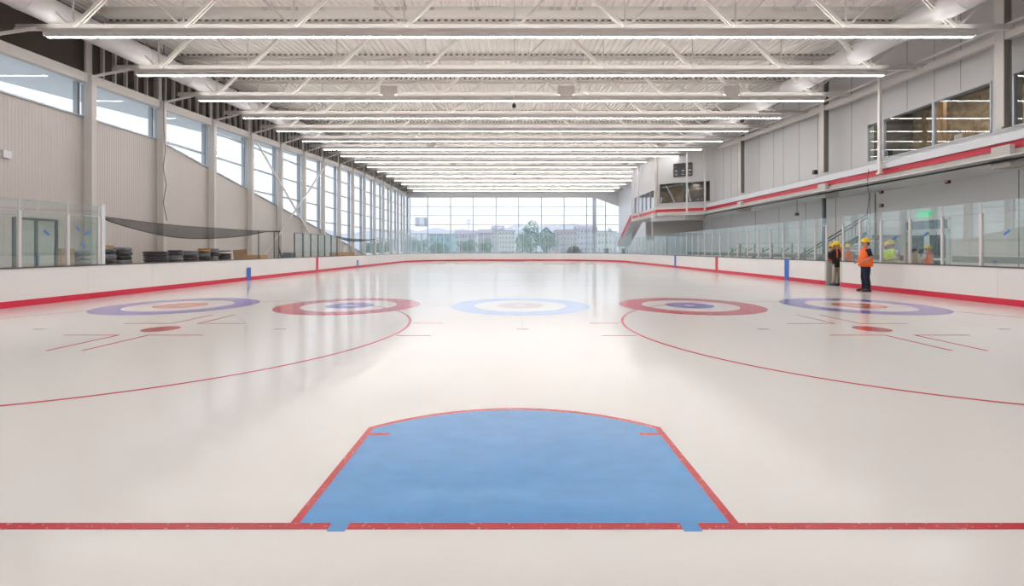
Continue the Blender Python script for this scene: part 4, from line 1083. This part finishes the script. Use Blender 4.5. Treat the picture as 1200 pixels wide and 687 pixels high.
def person(loc, rz, label, torso='navy', legs='navy', vest='vest', h=1.78, arms=None, stance=.1, coat=False, stout=1.0, sleeve=None, hat='hat'):
    """local frame: the person faces -Y; right hand on -X side"""
    k = h/1.78
    t = empty('person', loc, rz, label=label, cat='person'); t.scale = (k, k, k)
    arms = arms or {}
    J = {}
    for s, nm in ((-1, 'R'), (1, 'L')):
        J['sh'+nm] = Vector((s*.185, 0, 1.43)); J['el'+nm] = Vector(arms.get('el'+nm, (s*.25, .03, 1.13))); J['wr'+nm] = Vector(arms.get('wr'+nm, (s*.25, -.06, .88)))
    b = SK()
    pel = b.add((0, 0, .95), (.125, .105)); wa = b.add((0, 0, 1.12), (.12*stout, .105*stout), pel); ch = b.add((0, .01, 1.33), (.14, .11), wa)
    nk = b.add((0, 0, 1.47), .06, ch); b.chain(nk, [((0, -.012, 1.54), .066), ((0, -.022, 1.60), (.084, .094)), ((0, -.01, 1.67), (.09, .108)), ((0, 0, 1.735), (.076, .09))])
    hd = len(b.v)-2
    b.add((0, -.125, 1.635), .014, hd)                      # nose
    for s in (-1, 1): b.add((s*.088, .01, 1.64), .018, hd)      # ears
    for s, nm in ((-1, 'R'), (1, 'L')):
        sh = b.add(J['sh'+nm], .062, ch); e = b.add(J['el'+nm], .043, sh); wri = b.add(J['wr'+nm], .028, e)
        d = (J['wr'+nm]-J['el'+nm]).normalized(); side = d.cross(Vector((0, 0, 1)))
        side = side.normalized() if side.length > .1 else Vector((0, -1, 0))
        curl = side.cross(d).normalized()*-1
        palm = b.add(J['wr'+nm]+d*.055, (.03, .024), wri)
        for f, (o, ln) in enumerate(((-.032, .062), (-.011, .072), (.011, .068), (.031, .055))):
            p0 = J['wr'+nm]+d*.10+side*o
            b.chain(palm, [(p0, .0095), (p0+d*ln*.55+curl*.012, .0088), (p0+d*ln+curl*.035, .0075)])
        b.chain(palm, [(J['wr'+nm]+d*.05+side*-.045, .011), (J['wr'+nm]+d*.085+side*-.06+curl*.012, .009)])
        hp = b.add((s*.095, 0, .90), .088, pel); kn = b.add((s*(.09+stance*.3), -.015, .49), .056, hp); an = b.add((s*(.09+stance*.5), .02, .09), .036, kn); b.add((s*(.1+stance*.5), -.12, .04), .03, an)
    skin_obj('body', b.v, b.e, b.r, M['skin'], t)
    def loft(mb, secs, n=22):
        b0 = len(mb.v)
        for (z, rx, ry, cy) in secs:
            for q in range(n):
                a = 2*PI*q/n; ca, sa = math.cos(a), math.sin(a)
                mb.v.append((rx*abs(ca)**.85*(1 if ca > 0 else -1), cy+ry*abs(sa)**.85*(1 if sa > 0 else -1), z))
        for a_ in range(len(secs)-1):
            for q in range(n): q2 = (q+1) % n; mb.f.append((b0+a_*n+q, b0+a_*n+q2, b0+(a_+1)*n+q2, b0+(a_+1)*n+q))
        mb.f.append(tuple(b0+n-1-q for q in range(n))); e0 = b0+(len(secs)-1)*n; mb.f.append(tuple(e0+q for q in range(n)))
        return mb
    so_ = stout
    mb = MB(); bot = .76 if coat else .93
    loft(mb, [(bot, .175, .14, 0), (1.0, .168*so_, .14*so_, 0), (1.12, .165*so_, .14*so_, -.005), (1.26, .182, .14, 0), (1.36, .198, .132, .005), (1.43, .185, .11, .005), (1.475, .11, .085, .005), (1.505, .065, .068, 0)])
    for nm in 'RL':
        sh_, el_, wr_ = J['sh'+nm], J['el'+nm], J['wr'+nm]; full = sleeve is not None or coat
        pts = [sh_+Vector((0, 0, .02)), sh_.lerp(el_, .35), sh_.lerp(el_, .8)]; rr = [.068, .066, .06]
        if full: pts += [el_, el_.lerp(wr_, .5), el_.lerp(wr_, .95)]; rr += [.057, .05, .042]
        mb.tube(pts, rr, 14)
    mb.build('jacket' if coat else 'shirt', M[sleeve or torso], t, smooth=True)
    if vest:
        vm = loft(MB(), [(.86, .19*so_, .16*so_, 0), (1.0, .19*so_, .16*so_, 0), (1.12, .185*so_, .16*so_, -.005), (1.26, .196, .158, 0), (1.36, .200, .15, .005), (1.43, .165, .125, .005), (1.485, .115, .1, .005), (1.50, .09, .088, 0)])
        vo = vm.build('safety_vest', M[vest], t, smooth=True)
        if vest == 'vesty': loft(MB(), [(1.0, .196*so_, .166*so_, 0), (1.045, .194*so_, .166*so_, 0)]).build('reflective_band', M['reflect'], vo)
    lm = loft(MB(), [(.80, .16, .13, 0), (.88, .172, .14, 0), (.98, .16, .13, 0)])
    for s in (-1, 1):
        kx = s*(.09+stance*.3); ax = s*(.09+stance*.5)
        lm.tube([(s*.088, 0, .88), (s*.092, 0, .74), (kx, -.015, .49), ((kx+ax)/2, .01, .3), (ax, .015, .075)], [.095, .098, .078, .073, .066], 16)
    lm.build('trousers', M[legs], t, smooth=True)
    for s in (-1, 1):
        x = s*(.1+stance*.5); mb = MB()
        prof = [(-.20, .0), (-.21, .04), (-.17, .075), (-.07, .1), (-.02, .125), (.06, .125), (.09, .05), (.085, 0)]
        mb.prism(prof, 'x', x-.042, x+.042); so = mb.build('shoe', M['shoe'], t); bv = so.modifiers.new('bevel', 'BEVEL'); bv.width = .015; bv.segments = 2
    # hair, eyes, hard hat
    MB().lathe([(.06, 1.585), (.09, 1.61), (.094, 1.67), (.08, 1.735), (.03, 1.76)], (0, .018, 0), 20, .93, 1).build('hair', M['hair'], t, smooth=True)
    for s in (-1, 1): MB().lathe([(.003, -.008), (.009, -.004), (.009, .004), (.003, .008)], (s*.032, -.106, 1.655), 8).build('eye', M['eye'], t)
    MB().box(-.022, .022, -.107, -.098, 1.585, 1.592).build('mouth', M['maroon'], t)
    hb = MB().lathe([(.122, 1.69), (.128, 1.70), (.124, 1.73), (.108, 1.785), (.075, 1.825), (.03, 1.842)], (0, .005, 0), 28, .92, 1.08).build('hard_hat', M[hat], t, smooth=True)
    MB().lathe([(.10, 1.688), (.145, 1.686), (.147, 1.694), (.12, 1.702)], (0, -.012, 0), 28, .9, 1.15).build('hat_brim', M[hat], hb)
    return t
person((12.42, 16.15, 0), -PI/2-.25, 'worker in orange safety vest and navy trousers standing on the ice by the boards', h=1.84, stout=1.2, stance=.12,
       arms={'elL': (.27, .05, 1.16), 'wrL': (.17, -.17, 1.02), 'elR': (-.27, .05, 1.15), 'wrR': (-.1, -.19, 1.04)})
person((13.25, 18.78, .02), .1, 'worker in black jacket and khaki trousers standing in the open gate', torso='blackc', legs='khaki', vest=None, coat=True, h=1.76,
       arms={'elL': (.25, 0, 1.16), 'wrL': (.05, -.2, 1.14), 'elR': (-.25, 0, 1.14), 'wrR': (-.03, -.2, 1.08)})
# red straps of that jacket are sub-details of the vest
P2 = bpy.data.objects[[o.name for o in bpy.data.objects if o.name.startswith('person')][-1]]
for s in (-1, 1): MB().bar((s*.075, -.095, 1.49), (s*.10, -.15, 1.36), .05, .012, up=(0, -1, 0)).bar((s*.10, -.15, 1.37), (s*.10, -.15, 1.05), .05, .012, up=(0, -1, 0)).build('vest_strap', M['vest'], P2, label='orange red vest strap')
person((13.75, 19.75, -.04), .3, 'worker in yellow hard hat mostly hidden behind the man in the gate', torso='blackc', legs='navy', vest='vest', h=1.76)
person((14.3, 17.35, -.04), -PI/2+.3, 'worker in lime yellow vest and yellow hard hat behind the right glass', torso='greyc', legs='navy', vest='vesty', h=1.84, sleeve='greyc', stout=1.15,
       arms={'elL': (.24, .02, 1.18), 'wrL': (.1, -.26, 1.1), 'elR': (-.24, .0, 1.18), 'wrR': (-.08, -.26, 1.12)})
person((14.75, 18.05, -.04), -PI/2+.2, 'person in black jacket and yellow hard hat just behind the lime vest worker', torso='blackc', legs='navy', vest=None, coat=True, h=1.78)
person((15.2, 17.3, -.04), PI/2-.2, 'person in dark jacket with back turned beside the lime vest worker', torso='blackc', legs='navy', vest=None, coat=True, sleeve='khaki', h=1.66, hat='black', stout=1.2)
person((14.95, 20.9, -.04), .15, 'worker in orange vest behind the glass just right of the gate', torso='greyc', legs='navy', vest='vest', h=1.72)
person((15.7, 21.5, -.04), -.4, 'second worker in yellow hard hat behind the glass near the gate', torso='khaki', legs='navy', vest='vest', h=1.74)
person((17.3, 19.1, -.04), .2, 'short worker in orange vest and yellow hard hat in front of the glazed door', torso='greyc', legs='navy', vest='vest', h=1.68)

# ------------------------------------------------------------------ outside
gr = MB().box(-900, 900, -200, 1500, -1.2, -.5).build('ground_outside', M['bounce_ground'], kind='structure', label='ground beyond the far windows, paled to bounce light')
MB().box(-120, 120, YF+3, 150, -.5, -.42).build('parking_lot', M['asphalt'], kind='structure', label='pale asphalt lot outside the far windows')
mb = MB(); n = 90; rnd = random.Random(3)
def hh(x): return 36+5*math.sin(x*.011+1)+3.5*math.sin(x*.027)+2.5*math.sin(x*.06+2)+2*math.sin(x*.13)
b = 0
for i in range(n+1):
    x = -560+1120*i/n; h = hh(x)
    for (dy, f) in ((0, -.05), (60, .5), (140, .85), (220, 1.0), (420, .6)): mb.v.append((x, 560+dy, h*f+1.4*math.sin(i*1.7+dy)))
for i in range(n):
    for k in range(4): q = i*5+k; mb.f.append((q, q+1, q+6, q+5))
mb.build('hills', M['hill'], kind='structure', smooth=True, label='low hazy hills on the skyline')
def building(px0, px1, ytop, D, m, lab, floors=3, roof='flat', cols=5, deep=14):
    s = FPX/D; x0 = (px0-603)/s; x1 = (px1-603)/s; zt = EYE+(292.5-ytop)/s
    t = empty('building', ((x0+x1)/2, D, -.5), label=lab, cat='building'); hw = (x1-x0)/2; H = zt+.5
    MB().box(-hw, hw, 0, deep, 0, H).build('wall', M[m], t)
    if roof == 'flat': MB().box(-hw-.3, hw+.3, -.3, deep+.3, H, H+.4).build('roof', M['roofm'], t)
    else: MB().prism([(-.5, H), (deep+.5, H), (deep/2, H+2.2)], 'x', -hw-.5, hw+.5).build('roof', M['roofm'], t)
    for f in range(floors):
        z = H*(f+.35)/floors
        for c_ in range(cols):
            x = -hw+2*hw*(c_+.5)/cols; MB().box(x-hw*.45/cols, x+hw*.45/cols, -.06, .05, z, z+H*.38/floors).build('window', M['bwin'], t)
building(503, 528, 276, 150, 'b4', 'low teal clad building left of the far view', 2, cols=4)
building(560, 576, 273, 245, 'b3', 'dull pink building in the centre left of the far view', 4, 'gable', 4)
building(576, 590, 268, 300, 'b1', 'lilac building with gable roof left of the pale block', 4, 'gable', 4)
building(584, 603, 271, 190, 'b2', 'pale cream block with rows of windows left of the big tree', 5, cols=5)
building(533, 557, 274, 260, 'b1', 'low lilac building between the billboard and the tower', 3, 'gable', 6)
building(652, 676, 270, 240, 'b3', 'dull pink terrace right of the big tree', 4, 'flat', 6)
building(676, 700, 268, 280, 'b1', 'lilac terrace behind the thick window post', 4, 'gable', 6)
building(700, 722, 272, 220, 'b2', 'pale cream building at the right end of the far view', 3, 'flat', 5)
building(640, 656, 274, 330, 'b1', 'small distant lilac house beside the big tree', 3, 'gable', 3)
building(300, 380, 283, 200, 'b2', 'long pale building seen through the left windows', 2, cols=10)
# billboard
D_ = 130; s = FPX/D_; bx0 = (486.5-603)/s; bx1 = (501-603)/s
t = empty('billboard', ((bx0+bx1)/2, D_, -.5), label='blue and white billboard on a single pole outside the far windows', cat='billboard')
MB().tube([(0, .3, 0), (0, .3, 6.5)], .28, 14).build('pole', M['mull'], t)
z0 = 1.99+(292.5-265.5)/s; z1 = 1.99+(292.5-255)/s; hw = (bx1-bx0)/2
MB().box(-hw, hw, 0, .6, z0, z1).build('panel', M['mull'], t); MB().box(-hw*.35, hw*.45, -.04, 0, z0+.15, z1-.15).build('white_field', M['paper'], t); MB().box(-hw*.95, -hw*.42, -.04, 0, z0+.3, z1-.3).build('blue_field', M['b1'], t)
# mast
D_ = 420; s = FPX/D_
t = empty('radio_mast', ((549-603)/s, D_, -.5), label='thin radio mast standing on the hill', cat='mast')
zt = (292.5-257)/s+1.9
for a in (-.8, .8): MB().bar((a, 0, 0), (a*.3, 0, zt), .35, .35).build('leg', M['mull'], t)
for f, w_ in ((.88, 3.0), (.95, 2.0)): MB().box(-w_, w_, -.2, .2, zt*f, zt*f+.5).build('cross_arm', M['mull'], t)
# trees
def leafy(loc, r, h, seed, lab, cat='tree'):
    rnd = random.Random(seed); t = empty('tree', loc, label=lab, cat=cat, group='trees outside the far windows')
    MB().tube([(0, 0, 0), (.1, 0, h*.35), (.0, .1, h*.6)], [r*.08, r*.06, r*.03], 8).build('trunk', M['bark'], t)
    mb = MB()
    for _ in range(2600):
        while True:
            p = Vector((rnd.uniform(-1, 1), rnd.uniform(-1, 1), rnd.uniform(-1, 1)))
            if .35 < p.length < 1: break
        lump = 1+.22*math.sin(p.x*5+seed)+.15*math.sin(p.z*7+seed*2)
        c = Vector((p.x*r*lump, p.y*r*lump, h*.54+p.z*h*.42*lump)); a = Vector((rnd.gauss(0, 1), rnd.gauss(0, 1), rnd.gauss(0, 1))).normalized(); u = a.cross(Vector((.3, .5, .8))).normalized(); w2 = a.cross(u); q = r*.058*rnd.uniform(.6, 1.4)
        i = len(mb.v); mb.v += [tuple(c+u*q), tuple(c+w2*q*.7+a*q*.2), tuple(c-u*q), tuple(c-w2*q*.7+a*q*.2)]; mb.f.append((i, i+1, i+2, i+3))
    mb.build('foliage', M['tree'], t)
def tree_px(px, ytop, D, wpx, seed, lab):
    s = FPX/D; leafy(((px-603)/s, D, -.5), wpx/s/2, (292.5-ytop)/s+2, seed, lab)
tree_px(622, 261, 118, 30, 1, 'tall grey green tree left half of the big clump')
tree_px(641, 266, 124, 28, 2, 'grey green tree right half of the big clump')
tree_px(612, 272, 110, 20, 3, 'lower bushy tree at the left foot of the big clump')
tree_px(514, 283, 120, 22, 4, 'small tree in front of the teal building')
tree_px(494, 280, 140, 18, 5, 'small tree beside the billboard pole')
tree_px(549, 279, 136, 22, 6, 'low tree in front of the lilac buildings')
tree_px(570, 280, 154, 20, 7, 'low tree left of the cream block')
tree_px(685, 268, 330, 18, 8, 'distant tree on the ridge right of the clump')
tree_px(716, 266, 260, 16, 9, 'tree at the right edge of the far view')
tree_px(480, 276, 170, 20, 10, 'dark tree at the far left corner of the view')
tree_px(440, 284, 160, 30, 11, 'low tree seen through the far left side windows')
# parked cars
def car(px, D, m, lab, rz=0):
    s = FPX/D; t = empty('car', ((px-603)/s, D, -.42), rz, label=lab, cat='car', group='cars parked outside the far windows')
    MB().prism([(-2.2, .35), (-2.15, .8), (-1.3, .95), (-.8, 1.42), (.9, 1.45), (1.6, .98), (2.15, .9), (2.25, .4)], 'y', -.85, .85).build('body', M[m], t)
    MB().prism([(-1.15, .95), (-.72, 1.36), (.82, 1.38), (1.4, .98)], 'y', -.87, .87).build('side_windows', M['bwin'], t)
    for x in (-1.4, 1.4):
        for y in (-.8, .8): MB().tube([(x, y-.1, .33), (x, y+.1, .33)], .33, 14).build('wheel', M['tyre'], t)
for i, (px, m_, c_) in enumerate(((590, 'carw', 'white'), (660, 'carw', 'white'), (684, 'carw', 'white'), (704, 'cars', 'silver'), (560, 'cars', 'silver'), (630, 'cars', 'silver'))):
    pl_ = {590: 'in front of the cream block', 660: 'right of the big tree clump', 684: 'left of the thick window post', 704: 'right of the thick window post', 560: 'left of the cream block', 630: 'in front of the big tree clump'}[px]
    car(px, 96+2*(i % 3), m_, f'{c_} parked car {pl_}')
